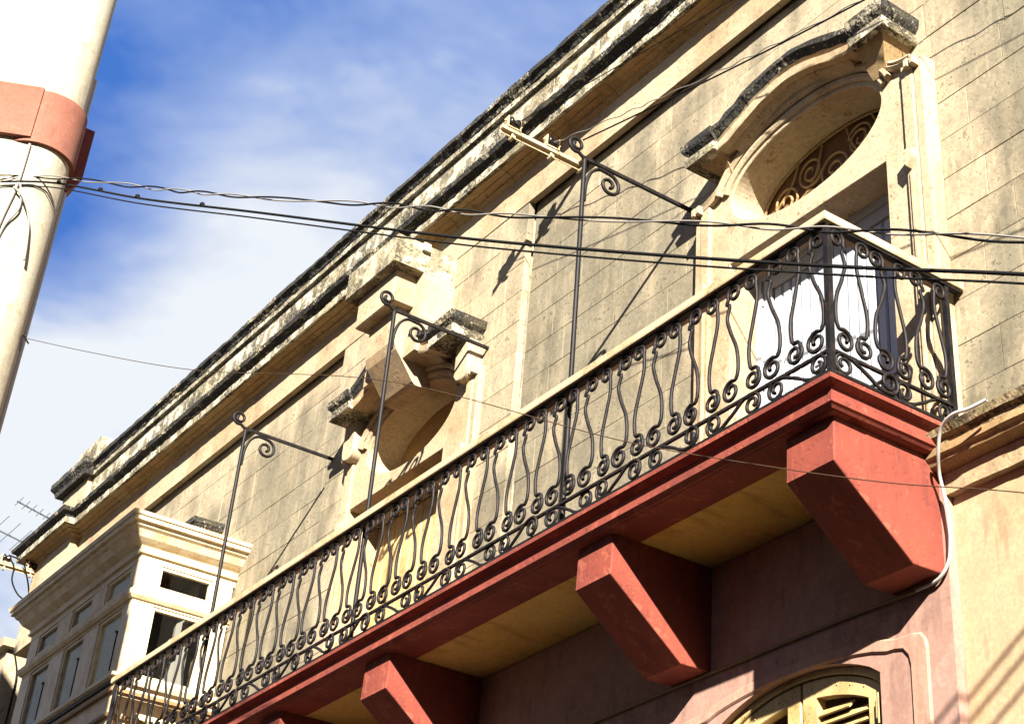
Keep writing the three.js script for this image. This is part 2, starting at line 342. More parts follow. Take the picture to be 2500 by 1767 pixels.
// mortar bed behind the stones, with the openings left out
const wallBed = (xa, xb, zf, ids) => {
  const s = poly([[xa, 5.8], [xb, 5.8], [xb, 10.3], [xa, 10.3]]);
  for (const i of ids) {
    const h = new THREE.Path(); h.absellipse(OPEN[i], Y_OV, A_OV + 0.02, B_OV + 0.02, 0, Math.PI * 2); s.holes.push(h);
    const [a, b, c, d] = doorRect(i); s.holes.push(new THREE.Path([[a - 0.02, c], [b + 0.02, c], [b + 0.02, d + 0.02], [a - 0.02, d + 0.02]].map((p) => new THREE.Vector2(...p))));
  }
  return alongZ(s, -0.55, zf - 0.014);
};
const wallR = part('upper_wall', wallBed(-4.62, X1, 0, [0]), mMortar, house, 'grey patched stone wall beside the open end of the balcony');
const wallC = part('upper_wall', wallBed(-7.75, -4.66, 0.08, [1]), mMortar, house, 'slightly projecting middle wall round the carved console');
const wallL = part('upper_wall', wallBed(X0, -7.77, 0, [2]), mMortar, house, 'far wall behind the timber bay window');
{ // stones in courses
  const lines = []; for (let k = -7; k <= 9; k++) lines.push(8.287 + 0.29 * -k);
  const ys = [5.93, ...lines.filter((y) => y > 6.0 && y < 9.98).sort((a, b) => a - b), 10.052];
  const secs = [[-4.6, 2.6, 0, wallR, 0], [-7.77, -4.6, 0.08, wallC, 1], [X0, -7.77, 0, wallL, 2]];
  let count = 0;
  const CREAM = [218, 198, 162].map(lin), GREY = [172, 159, 130].map(lin), GREY2 = [148, 137, 110].map(lin);
  for (const [xa, xb, zf, parent, oi] of secs) for (let r = 0; r < ys.length - 1; r++) {
    const y0 = ys[r], y1 = ys[r + 1], ym = (y0 + y1) / 2, xc = OPEN[oi];
    let ivs = [[xa, xb]];
    const cut = (a, b) => { ivs = ivs.flatMap(([p, q]) => b <= p || a >= q ? [[p, q]] : [[p, a], [b, q]].filter(([m, n]) => n - m > 0.03)); };
    if (ym < 8.62) cut(xc - 1.105, xc + 1.105); else if (ym < 9.0) cut(xc - 0.78, xc + 0.78);
    if (oi === 2 && ym < 8.45) cut(-12.4, -9.75);
    if (oi === 1 && ym > 8.95) cut(-6.6, -5.735);
    for (const [p, q] of ivs) {
      let x = p, first = r % 2 ? rr(0.22, 0.4) : rr(0.5, 0.75);
      while (x < q - 0.02) {
        let w = first || rr(0.5, 0.98); first = 0; if (q - x - w < 0.2) w = q - x;
        const xe = Math.min(q, x + w), gap = 0.0018, zz = zf + rr(-0.003, 0.002);
        const atR = Math.abs(xe - xb) < 1e-6, bx0 = x + gap, bx1 = xe - (atR ? 0 : gap);
        const off = rr(-0.10, 0.10), lum = rr(0.95, 1.05), warm = rr(-0.02, 0.02);
        const colour = (px, py) => {                    // washed cream near the frieze and the surrounds, grey patina between, broken up and crossing joints
          const near = Math.min((9.98 - py) * 0.9, Math.max(0, Math.abs(px - xc) - 1.12) * 1.1, oi === 1 ? Math.abs(px + 4.62) : 9);
          const n1 = fbm3(px * 1.1 + 30, py * 1.1 + 10, 2, 4, 77), n2 = fbm3(px * 4.5 + 60, py * 3 + 20, 5, 3, 87), st = noise3(px * 11 + 90, py * 1.3, 3, 93);
          let w = sstep(0.05, 0.5, near + (n1 - 0.5) * 1.3 + (n2 - 0.5) * 0.9 + off);
          w *= 1 - 0.45 * sstep(0.66, 0.86, st + (n2 - 0.5) * 0.5);
          const c = mix3(CREAM, n2 > 0.5 ? mix3(GREY, GREY2, (n2 - 0.5) * 3 > 1 ? 1 : (n2 - 0.5) * 3) : GREY, w);
          return [c[0] * lum * (1 + warm), c[1] * lum, c[2] * lum * (1 - warm)];
        };
        part('stone_block', stone(bx0, bx1, y0 + gap * 0.8, y1 - gap * 0.8, zf - 0.06, zz, 0.002, colour), mStone, parent);
        x = xe; count++;
      }
    }
  }
  console.log('stone blocks', count);
}
part('roof', box(X0, X1, 10.2, 10.5, -7, -0.03), M(tStreet), house);
part('back_wall', box(X0, X1, 0, 10.2, -7, -6.5), mCream, house);
part('side_wall', box(X0, X0 + 0.4, 0, 10.2, -6.5, -0.56), mCream, house);
part('side_wall', box(X1 - 0.4, X1, 0, 10.2, -6.5, -0.56), mCream, house);

// frieze, in lengths
for (let x = X0; x < X1;) { const w = rr(0.8, 1.25), e = Math.min(X1, x + w); if (!(e > -6.6 && x < -5.73)) part('frieze_block', sweep([[-0.06, 10.052], [0.0, 10.05], [0.0, 10.44], [-0.06, 10.44]], [[x + 0.002, 0.086 + rr(-0.002, 0.002)], [e - 0.002, 0.086]], { rough: 0.004, step: 0.1 }), creamMats[Math.floor(rnd() * 4)], house); else part('frieze_block', box(x + 0.002, e - 0.002, 10.05, 10.44, 0.02, 0.086), mCream, house); x = e; }
// main cornice: pale corona stones, black stained cyma stones, parapet and coping, each length a stone
const corona = [[0.0, 10.552], [0.166, 10.552], [0.168, 10.474], [0.2, 10.468], [0.202, 10.55], [0.19, 10.552]].slice(1);
const soffit = [[-0.08, 10.40], [0.0, 10.40], [0.04, 10.422], [0.046, 10.448], [0.1, 10.452], [0.104, 10.464], [0.166, 10.466], [0.166, 10.548], [-0.08, 10.548]];
const cyma = [[-0.06, 10.552], [0.205, 10.553], [0.218, 10.578], [0.262, 10.604], [0.278, 10.645], [-0.06, 10.668]];
const fillet = [[-0.1, 11.207], [0.1, 11.207], [0.102, 11.266], [-0.1, 11.266]];
const coping = [[-0.12, 11.268], [0.106, 11.268], [0.122, 11.30], [0.158, 11.33], [0.162, 11.375], [-0.12, 11.395]];
{
  const end = -14.58;
  for (let x = end, k = 0; x < X1; k++) {
    const e = Math.min(X1, x + rr(0.62, 0.98)), z = 0.082 + rr(-0.003, 0.003);
    part('corona_stone', sweep(corona, [[x + 0.0025, z], [e - 0.0025, z]], { rough: 0.011, step: 0.07, s: 3 }), k % 4 ? mSpeck[0] : mPale, house);
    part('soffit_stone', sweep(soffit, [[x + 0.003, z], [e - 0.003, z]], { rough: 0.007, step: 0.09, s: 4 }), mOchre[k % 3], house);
    x = e;
  }
  for (let x = end, k = 0; x < X1; k++) { const e = Math.min(X1, x + rr(0.6, 1.1)), z = 0.082 + rr(-0.004, 0.004); part('cyma_stone', sweep(cyma, [[x + 0.002, z], [e - 0.002, z]], { rough: 0.013, step: 0.05, s: 6 }), mBlack[k % 3], house); x = e; }
  for (let x = end, k = 0; x < X1; k++) {
    const e = Math.min(X1, x + rr(0.55, 0.9));
    part('parapet_block', block(x + 0.002, e - 0.002, 10.56, 11.206, -0.12, 0.142 + rr(-0.004, 0.003), 0.004), x < -6.5 ? mSpeck[k % 4 ? 0 : 1] : (k % 3 ? mPale : mSpeck[0]), house); x = e;
  }
  for (let x = end, k = 0; x < X1; k++) { const e = Math.min(X1, x + rr(0.8, 1.2)); part('coping_fillet', sweep(fillet, [[x + 0.002, 0.082], [e - 0.002, 0.082]], { rough: 0.006, step: 0.1, s: 9 }), mSpeck[0], house); part('coping_stone', sweep(coping, [[x + 0.002, 0.084], [e - 0.002, 0.084]], { rough: 0.013, step: 0.05, s: 12 }), mBlack[k % 3], house); x = e; }
  // end break over the corner pilaster, with a pedestal above
  const p2 = [[-15.86, -0.2], [-15.86, 0.2], [end, 0.2], [end, 0.02]];
  part('corona_stone', sweep(corona, p2, { rough: 0.009, step: 0.08, s: 15 }), mSpeck[0], house);
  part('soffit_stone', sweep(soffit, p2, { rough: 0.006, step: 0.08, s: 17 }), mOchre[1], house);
  part('cyma_stone', sweep(cyma, p2, { rough: 0.012, step: 0.08, s: 16 }), mBlack[0], house);
  part('pilaster', box(-15.86, -14.62, 9.2, 10.44, 0.0, 0.2), mCream, house);
  const ped = part('pedestal', box(-15.34, -14.5, 10.66, 11.25, -0.3, 0.2), creamMats[1], house);
  part('pedestal_cap', sweep([[-0.2, 11.2], [0.09, 11.2], [0.1, 11.26], [0.15, 11.32], [0.15, 11.4], [-0.2, 11.42]], [[-15.34, -0.2], [-15.34, 0.2], [-14.5, 0.2], [-14.5, -0.2]], { rough: 0.012, step: 0.08 }), mBlack[1], ped);
  part('pedestal_block', box(-15.3, -14.55, 11.38, 11.84, -0.25, 0.14), mSpeck[1], ped);
}

// carved door surround with an oval light above: plate, raised bands, hood
function surround(i) {
  const xc = OPEN[i], zf = i === 1 ? 0.115 : 0.1, [a, b, c, d] = doorRect(i);
  const s = new THREE.Shape(); const W = 1.105;
  s.moveTo(xc - W, 5.9); s.lineTo(xc + W, 5.9); s.lineTo(xc + W, 8.64);
  s.bezierCurveTo(xc + 0.85, 8.66, xc + 0.76, 8.72, xc + 0.70, 8.88); s.lineTo(xc + 0.70, 9.06); s.lineTo(xc - 0.70, 9.06); s.lineTo(xc - 0.70, 8.88);
  s.bezierCurveTo(xc - 0.76, 8.72, xc - 0.85, 8.66, xc - W, 8.64); s.lineTo(xc - W, 5.9);
  const h = new THREE.Path(); h.absellipse(xc, Y_OV, A_OV, B_OV, 0, Math.PI * 2); s.holes.push(h);
  s.holes.push(new THREE.Path([[a, c], [b, c], [b, d], [a, d]].map((p) => new THREE.Vector2(...p))));
  const pl = part('door_surround', alongZ(s, -0.22, zf, 0.006), creamMats[i === 1 ? 2 : 0], house, ['cream surround of the white door by the balcony end', 'cream surround under the carved console', 'surround hidden behind the timber bay'][i]);
  for (const m of [-1, 1]) { // raised outer bands with a drop
    const X = (t) => xc + m * t, lo = (p, q) => [Math.min(X(p), X(q)), Math.max(X(p), X(q))];
    let [p, q] = lo(0.935, 1.03); part('raised_band', block(p, q, 5.93, 8.63, zf - 0.01, zf + 0.03, 0.008), creamMats[2], pl); part('band_bead', block((p + q) / 2 - 0.016, (p + q) / 2 + 0.016, 5.93, 7.78, zf + 0.02, zf + 0.046, 0.008), creamMats[1], pl);
    [p, q] = lo(1.03, 1.1); part('raised_band', block(p, q, 5.93, 8.63, zf - 0.01, zf + 0.016, 0.008), creamMats[1], pl);
    part('stone_drop', alongZ(poly([[X(0.94), 7.93], [X(1.02), 7.93], [X(1.02), 7.86], [X(0.98), 7.80], [X(0.94), 7.86]]), zf + 0.03, zf + 0.075), mCream, pl);
    // curled ogee under the ear
    const og = []; for (let t = 0; t <= 1.001; t += 0.1) { const u = 1 - t, px = u * u * u * 1.02 + 3 * u * u * t * 0.86 + 3 * u * t * t * 0.77 + t * t * t * 0.685, py = u * u * u * 8.63 + 3 * u * u * t * 8.645 + 3 * u * t * t * 8.71 + t * t * t * 8.86; og.push([X(px), py]); }
    if (m > 0) og.reverse();
    part('ogee_moulding', sweepXY([[-0.05, zf - 0.01], [-0.05, zf + 0.035], [-0.03, zf + 0.045], [-0.02, zf + 0.03], [0, zf + 0.05], [0.02, zf + 0.03], [0.02, zf - 0.01]], m > 0 ? og.reverse() : og), creamMats[3], pl);
    for (let k = 0; k < 2; k++) part('stone_drop', block(Math.min(X(1.0 + k * 0.05), X(1.035 + k * 0.05)), Math.max(X(1.0 + k * 0.05), X(1.035 + k * 0.05)), 8.555, 8.62, zf + 0.02, zf + 0.075, 0.006), mCream, pl);
  }
  // oval reveal: rings of moulding over the top half, dark light behind
  for (const [r, z] of [[0.035, 0.03], [0.095, 0.055]]) {
    const ring = []; for (let t = 12; t <= 168; t += 4) ring.push([xc - Math.cos(t * D2R) * (A_OV + r), Y_OV + Math.sin(t * D2R) * (B_OV + r)]);
    part('oval_moulding', sweepXY([[0, zf - 0.01], [0, zf + z * 0.6], [0.02, zf + z], [0.045, zf + z], [0.05, zf - 0.01]], ring), creamMats[1], pl);
  }
  return pl;
}
function hood(i, half, out) {
  const xc = OPEN[i], z0 = i === 1 ? 0.11 : 0.095, y0 = i === 1 ? 8.89 : 8.862, arch = 0.68;
  const hd = part('stone_hood', alongX([[z0 - 0.15, y0 + 0.02], [z0 + 0.01, y0 + 0.02], [z0 + 0.01, y0 + 0.17], [z0 - 0.15, y0 + 0.17]], xc - half + out + 0.02, xc + half - out - 0.02), mCream, house, ['arched stone hood over the white door', 'broken hood on either side of the carved console', 'hood just showing above the timber bay'][i]);
  const yb = (x) => y0 + 0.175 * Math.cos(Math.PI / 2 * clamp(Math.abs(x - xc) / (arch + 0.02))) ** 1.5;
  const path = []; for (let k = 0; k <= 44; k++) { const x = xc - arch + 2 * arch * k / 44; path.push([x, yb(x)]); }
  const o = out - 0.03;
  const low = [[0.0, z0 - 0.02], [0.0, z0 + o - 0.03], [0.012, z0 + o - 0.025], [0.06, z0 + o - 0.02], [0.062, z0 + o - 0.045], [0.085, z0 + o - 0.04], [0.098, z0 + o - 0.026], [0.098, z0 - 0.02]];
  const up = [[0.1, z0 - 0.02], [0.1, z0 + o - 0.024], [0.13, z0 + o - 0.004], [0.145, z0 + o + 0.012], [0.185, z0 + o + 0.016], [0.2, z0 - 0.02]];
  const segs = i === 1 ? [path.filter((p) => p[0] < CX - 0.235), path.filter((p) => p[0] > CX + 0.235)] : [path];
  for (const s of segs) { part('hood_moulding', sweepXY(low, s, 0.01, i + 2), creamMats[2], hd); part('hood_top', sweepXY(up, s, 0.012, i + 5), mBlack[i], hd); }
  // soffit bed mould under the arch
  for (const s of segs) part('bed_moulding', sweepXY([[-0.05, z0 - 0.02], [-0.05, z0 + 0.03], [-0.02, z0 + 0.09], [-0.002, z0 + 0.12], [-0.002, z0 - 0.02]], s.filter((p) => Math.abs(p[0] - xc) < 0.6), 0, 1), creamMats[1], hd);
  const pl = [[-0.08, y0], [out - 0.02, y0], [out - 0.012, y0 + 0.062], [out - 0.045, y0 + 0.066], [out - 0.03, y0 + 0.088], [-0.08, y0 + 0.088]];
  const pu = [[-0.08, y0 + 0.09], [out - 0.03, y0 + 0.09], [out - 0.004, y0 + 0.122], [out + 0.006, y0 + 0.14], [out + 0.01, y0 + 0.19], [-0.08, y0 + 0.205]];
  const R = xc + half - out, L = xc - half + out;
  for (const p of [[[xc + arch - 0.005, z0], [R, z0], [R, -0.02]], [[L, -0.02], [L, z0], [xc - arch + 0.005, z0]]]) {
    part('hood_moulding', sweep(pl, p, { rough: 0.008, step: 0.06, s: i + 21 }), mSpeck[0], hd);
    part('hood_top', sweep(pu, p, { rough: 0.012, step: 0.06, s: i + 25 }), mBlack[(i + 1) % 3], hd);
  }
  if (i === 1) for (const m of [-1, 1]) { // flat tongue with a rounded foot under each ear of the middle hood
    const a = xc + m * (half - 0.22), b = xc + m * (half - 0.02), l = Math.min(a, b), r = Math.max(a, b), w = r - l, sh = new THREE.Shape();
    sh.moveTo(l, y0 + 0.004); sh.lineTo(l, y0 - 0.27); sh.absarc((l + r) / 2, y0 - 0.27, w / 2, Math.PI, Math.PI * 2, false); sh.lineTo(r, y0 + 0.004);
    part('ear_tongue', alongZ(sh, z0 - 0.05, z0 + 0.11, 0.01), creamMats[3], hd);
  } else for (const m of [-1, 1]) { // tapering bracket under each ear
    const f = (t0, t1, y, z) => [[xc + m * t0, y, z0 - 0.1], [xc + m * t1, y, z0 - 0.1], [xc + m * t1, y, z], [xc + m * t0, y, z]], q = [];
    const lv = m > 0 ? [f(half - 0.31, half - 0.07, y0 + 0.005, z0 + out - 0.07), f(half - 0.31, half - 0.09, y0 - 0.04, z0 + out - 0.1), f(half - 0.3, half - 0.16, y0 - 0.15, z0 + 0.07), f(half - 0.29, half - 0.18, y0 - 0.2, z0 + 0.04)] : [f(half - 0.33, half - 0.1, y0 + 0.005, z0 + out - 0.09), f(half - 0.33, half - 0.14, y0 - 0.025, z0 + out - 0.13), f(half - 0.32, half - 0.22, y0 - 0.08, z0 + 0.06), f(half - 0.32, half - 0.25, y0 - 0.13, z0 + 0.03)];
    for (let a = 0; a < 3; a++) for (let b = 0; b < 4; b++) quad(q, lv[a][b], lv[a][(b + 1) % 4], lv[a + 1][(b + 1) % 4], lv[a + 1][b]);
    quad(q, ...lv[3]); quad(q, ...lv[0]);
    part('ear_bracket', fromQuads(q), mOchre[1], hd);
  }
}
OPEN.forEach((_, i) => { surround(i); hood(i, i === 1 ? 1.06 : 1.0, i === 1 ? 0.305 : 0.24); });

// oval lights: dark brown boarding behind iron scrolls
for (const i of [0, 1]) {
  const xc = OPEN[i], s = new THREE.Shape(); s.absellipse(xc, Y_OV, A_OV + 0.01, B_OV + 0.01, 0, Math.PI * 2);
  const w = part('oval_window', alongZ(s, -0.36, -0.222), i ? M(tCream, { color: tint(0.95, 0.72, 0.42) }) : mDarkIn, house, i ? 'blocked oval niche in ochre stone' : 'oval light with scrolled iron grille');
  if (!i) {
    const zg = -0.2, sc = (cx, cy, r, a0, tn) => tube(spiral(cx, cy, r, 0.014, a0, tn, 30).map(([x, y]) => [x, y, zg]), 0.0105, 70, 6);
    const fr = []; for (let t = 0; t <= 360; t += 6) fr.push([xc + Math.cos(t * D2R) * (A_OV - 0.015), Y_OV + Math.sin(t * D2R) * (B_OV - 0.015), zg]);
    part('grille_rim', tube(fr, 0.01, 120), mGrille, w);
    const S = [[-0.5, 0.02, 0.13, 200, 2.1], [-0.27, -0.14, 0.13, 20, 2.1], [-0.24, 0.14, 0.12, 340, -2], [-0.02, 0.03, 0.15, 200, 2.2], [0.22, -0.15, 0.12, 20, 2], [0.24, 0.14, 0.12, 160, -2.1], [0.48, 0.03, 0.13, 340, 2.1], [-0.46, -0.15, 0.07, 0, 1.4], [0.46, -0.15, 0.07, 180, -1.4]];
    for (const [dx, dy, r, a0, tn] of S) part('grille_scroll', sc(xc + dx, Y_OV + dy, r, a0, tn), mGrille, w);
    for (const m of [-1, 1]) for (const [p, q] of [[[0.36, -0.28], [0.12, 0.3]], [[0.62, -0.16], [0.36, 0.28]]]) part('grille_scroll', tube([[xc + m * p[0], Y_OV + p[1], zg], [xc + m * (p[0] * 0.8 + q[0] * 0.2 + 0.03), Y_OV + mix(p[1], q[1], 0.33), zg], [xc + m * (p[0] * 0.4 + q[0] * 0.6 - 0.03), Y_OV + mix(p[1], q[1], 0.66), zg], [xc + m * q[0], Y_OV + q[1], zg]], 0.0105, 30), mGrille, w);
  }
}
// doors
{
  const [a, b, c, d] = doorRect(0), zd = -0.16;
  const door = part('white_door', box(a - 0.02, b + 0.02, c, d + 0.02, zd - 0.06, zd - 0.03), mDoor, house, 'white two leaf door with grooved panels');
  part('door_frame', merge(box(a, a + 0.05, c, d, zd - 0.03, zd + 0.03), box(b - 0.05, b, c, d, zd - 0.03, zd + 0.03), box(a + 0.05, b - 0.05, d - 0.06, d, zd - 0.03, zd + 0.03)), mDoor, door);
  const mid = (a + b) / 2;
  for (const [p, q] of [[a + 0.055, mid - 0.004], [mid + 0.004, b - 0.055]]) {
    const y0 = 5.97, y1 = d - 0.066, st = 0.085, z0 = zd - 0.03, z1 = zd + 0.012;
    part('door_leaf', merge(box(p, p + st, y0, y1, z0, z1), box(q - st, q, y0, y1, z0, z1), box(p + st, q - st, y1 - st, y1, z0, z1), box(p + st, q - st, y0, y0 + 0.16, z0, z1), box(p + st, q - st, 6.72, 6.82, z0, z1)), mDoor, door);
    const n = 6, wv = (q - p - 2 * st) / n;
    for (let k = 0; k < n; k++) { const xa = p + st + k * wv; part('door_board', block(xa + 0.003, xa + wv - 0.003, 6.822, y1 - st - 0.002, z0, zd - 0.004, 0.012), mDoor, door); part('door_board', block(xa + 0.003, xa + wv - 0.003, y0 + 0.162, 6.718, z0, zd - 0.006, 0.005), mDoor, door); }
  }
  part('door_handle', merge(box(mid - 0.05, mid - 0.03, 6.9, 7.12, zd + 0.012, zd + 0.02), rod([mid - 0.04, 7.02, zd + 0.02], [mid - 0.04, 7.02, zd + 0.06], 0.009), rod([mid - 0.045, 7.02, zd + 0.055], [mid - 0.15, 7.02, zd + 0.055], 0.009)), mAlu, door);
  for (const y of [6.3, 7.1, 7.75]) for (const x of [a + 0.052, b - 0.052]) part('hinge', rod([x, y, zd + 0.02], [x, y + 0.1, zd + 0.02], 0.011), mDoor, door);
  const [e, f, g, h] = doorRect(1);
  const d2 = part('timber_door', box(e - 0.02, f + 0.02, g, h + 0.02, -0.26, -0.222), creamMats[2], house, 'cream timber door under the console');
  part('lintel_step', box(e, f, h - 0.07, h, -0.2, -0.08), creamMats[2], d2);
  for (let k = 0; k < 10; k++) { const w = (f - e) / 10; part('door_board', block(e + k * w + 0.003, e + (k + 1) * w - 0.003, g + 0.03, h - 0.08, -0.222, -0.2, 0.005), mShutter, d2); }
  const [p, q, r, s] = doorRect(2); part('timber_door', box(p - 0.02, q + 0.02, r, s, -0.26, -0.222), mWoodDark, house);
}
// carved console breaking forward to the cornice
{
  const k = part('stone_console', box(-6.6, -5.73, 8.98, 9.77, 0.03, 0.4), creamMats[0], house, 'big carved console stepping out below the cornice');
  part('console_slab', block(-6.6, -5.728, 9.768, 10.054, 0.03, 0.7, 0.008), mSpeck[1], k, 'lichen speckled top slab');
  part('console_step', block(-6.5, -5.845, 9.46, 9.766, 0.3, 0.61, 0.01), creamMats[3], k);
  part('console_bracket', alongX([[0.1, 9.458], [0.5, 9.458], [0.505, 9.13], [0.47, 9.05], [0.28, 8.8], [0.25, 8.775], [0.1, 8.77]], -6.42, -5.93), creamMats[2], k);
  part('dropped_stone', box(-5.725, -5.69, 9.97, 10.05, 0.38, 0.45), mWhiteWall, k);
}
// string course past the balcony end
for (let x = -0.12, k = 0; x < X1; k++) {
  const e = Math.min(X1, x + rr(0.7, 1.1));
  const pth = [[x + 0.002, 0.14], [e - 0.002, 0.14]];
  part('string_course_stone', sweep([[-0.1, 5.86], [-0.1, 5.676], [0.06, 5.678], [0.14, 5.7], [0.15, 5.725], [0.17, 5.735], [0.17, 5.778], [-0.1, 5.8]], pth, { rough: 0.008, step: 0.07, s: 31 }), mOchre[1], house);
  part('string_course_stone', sweep([[-0.1, 5.8], [0.165, 5.78], [0.17, 5.8], [0.2, 5.815], [0.215, 5.855], [0.1, 5.92], [-0.16, 6.0], [-0.16, 5.8]], pth, { rough: 0.012, step: 0.07, s: 34 }), k % 2 ? mSpeck[1] : mStain, house);
  part('string_course_stone', sweep([[-0.1, 5.56], [0.06, 5.56], [0.065, 5.674], [-0.1, 5.674]], pth, { rough: 0.008, step: 0.08, s: 37 }), creamMats[2], house);
  x = e;
}
// lower walls and the arched shutter
{
  const wx = -1.25, hw = 0.66, ys = 4.745, rise = 0.17;
  const arcPts = (h, s, r, n = 18) => { const o = []; for (let k = 0; k <= n; k++) { const t = -1 + 2 * k / n; o.push([wx - t * h, s + r * (1 - t * t) ** 0.8]); } return o; };
  const s = poly([[X0, 0.02], [-0.075, 0.02], [-0.075, 5.66], [-0.6, 5.66], [-0.6, 5.755], [X0, 5.755]]);
  s.holes.push(new THREE.Path([[wx + hw, 2.9], ...arcPts(hw, ys, rise), [wx - hw, 2.9]].map((p) => new THREE.Vector2(...p))));
  part('lower_wall', alongZ(s, -0.5, 0.22), mPink, house, 'pink painted lower wall below the balcony');
  part('lower_wall', box(-0.074, X1, 0.02, 5.6, -0.5, 0.15), mYellow, house, 'cream yellow lower wall at the right');
  const arch2 = (h, y, r, e) => [[wx + h, 2.7], [wx + h, y - 0.1], [wx + h - 0.012, y - 0.05], [wx + h - 0.045, y - 0.012], [wx + h - 0.1, y], ...arcPts(h - e, y + 0.004, r, 14), [wx - h + 0.1, y], [wx - h + 0.045, y - 0.012], [wx - h + 0.012, y - 0.05], [wx - h, y - 0.1], [wx - h, 2.7]];
  const ring = poly([...arch2(hw + 0.348, 4.88, 0.085, 0.22), ...arch2(hw + 0.222, 4.82, 0.08, 0.16).reverse()]);
  part('window_border', alongZ(ring, 0.21, 0.234, 0.01), M(tPink, { color: tint(1.18, 1.16, 1.08) }), house, 'raised cream border round the shutter');
  const z1 = 0.17, fr = poly([[wx + hw, 2.9], ...arcPts(hw, ys, rise), [wx - hw, 2.9]]);
  fr.holes.push(new THREE.Path([[wx + hw - 0.055, 2.95], ...arcPts(hw - 0.055, ys - 0.03, rise - 0.005), [wx - hw + 0.055, 2.95]].map((p) => new THREE.Vector2(...p))));
  const sh = part('louvered_shutter', alongZ(fr, 0.09, z1, 0.006), mShutter, house, 'arched tan louvred shutter');
  part('shutter_back', box(wx - hw, wx + hw, 2.9, 5.0, -0.3, -0.27), mInner, sh);
  for (const m of [-1, 1]) {
    const X = (t) => wx + m * t, arcY = (t) => ys - 0.034 + (rise - 0.005) * (1 - (t / (hw - 0.055)) ** 2) ** 0.8;
    const inn = []; for (let t = 0.115; t <= 0.515; t += 0.05) inn.push([X(t), arcY(t) - 0.1]);
    const outl = []; for (let k = 0; k <= 12; k++) { const t = mix(0.008, hw - 0.06, k / 12); outl.push([X(t), Math.max(arcY(Math.min(t, hw - 0.06)) - 0.004, 4.66)]); }
    const leaf = poly([[X(0.008), 2.95], ...outl, [X(hw - 0.06), 2.95]]);
    leaf.holes.push(new THREE.Path([[X(0.115), 3.1], ...inn, [X(0.515), 3.1]].map((p) => new THREE.Vector2(...p))));
    const lf = part('shutter_leaf', alongZ(leaf, 0.1, z1 - 0.012, 0.005), mShutter, sh);
    for (let y = 3.15; y < 4.86; y += 0.052) {
      const y2 = y + 0.05; let xo = 0.515; while (xo > 0.14 && y2 > arcY(xo) - 0.115) xo -= 0.02; if (xo < 0.2) continue;
      const xa = Math.min(X(0.115), X(xo)), xb = Math.max(X(0.115), X(xo));
      part('louvre_slat', alongX([[0.1, y + 0.045], [0.108, y + 0.052], [0.152, y + 0.006], [0.144, y]], xa, xb), mShutter, lf);
    }
    part('hinge', merge(box(Math.min(X(hw - 0.075), X(hw - 0.045)), Math.max(X(hw - 0.075), X(hw - 0.045)), 4.53, 4.63, z1 - 0.02, z1 + 0.016), rod([X(hw - 0.055), 4.5, z1 + 0.01], [X(hw - 0.055), 4.66, z1 + 0.01], 0.011)), mShutter, lf);
    for (let k = 0; k < 5; k++) part('stud', new THREE.SphereGeometry(0.007, 6, 4).translate(X(0.08 + k * 0.1), arcY(0.08 + k * 0.1) - 0.05, z1 - 0.012), mShutter, lf);
  }
}

// ================================================================ THE BALCONY
{
  const b = thing('balcony', 'long red painted balcony slab on tapering corbels', 'balcony', [-4.7, 5.05, 0.15]);
  const XL = -9.45;
  const lip = [[-0.3, 5.76], [-0.05, 5.765], [-0.03, 5.782], [-0.022, 5.785], [-0.022, 5.82], [-0.082, 5.824], [-0.082, 5.868], [-0.066, 5.884], [-0.008, 5.9], [0.003, 5.903], [0.004, 5.928], [-0.3, 5.935]];
  part('slab_edge', sweep(lip, [[XL, 0.12], [XL, 1.072], [0.0, 1.072], [0.0, 0.2]], { rough: 0.01, step: 0.05, s: 41 }), mRed, b, 'moulded red edge with worn lip');
  part('slab_core', box(XL + 0.05, -0.05, 5.79, 5.925, 0.221, 1.02), mRed, b);
  part('soffit_border', merge(box(XL + 0.06, -0.06, 5.762, 5.789, 0.946, 1.0), box(-0.1, -0.06, 5.762, 5.789, 0.152, 0.944)), mRed, b);
  part('soffit_panel', box(XL + 0.08, -0.122, 5.768, 5.789, 0.152, 0.944), mSoffit, b, 'ochre painted underside');
  const prof = [[0.2, 5.7655], [0.961, 5.7655], [0.968, 5.512], [0.44, 5.112], [0.2, 5.118]];
  for (const [xr, w] of [[-0.101, 0.356], [-1.945, 0.345], [-4.445, 0.347], [-6.02, 0.35], [-7.95, 0.35]]) {
    const g = new THREE.ExtrudeGeometry(poly(prof), { depth: w - 0.016, bevelEnabled: true, bevelSize: 0.012, bevelThickness: 0.008, bevelOffset: -0.012, bevelSegments: 3 });
    g.rotateY(-Math.PI / 2); g.translate(xr - 0.008, 0, 0); part('corbel', boxUV(g), mRed, b);
  }
}
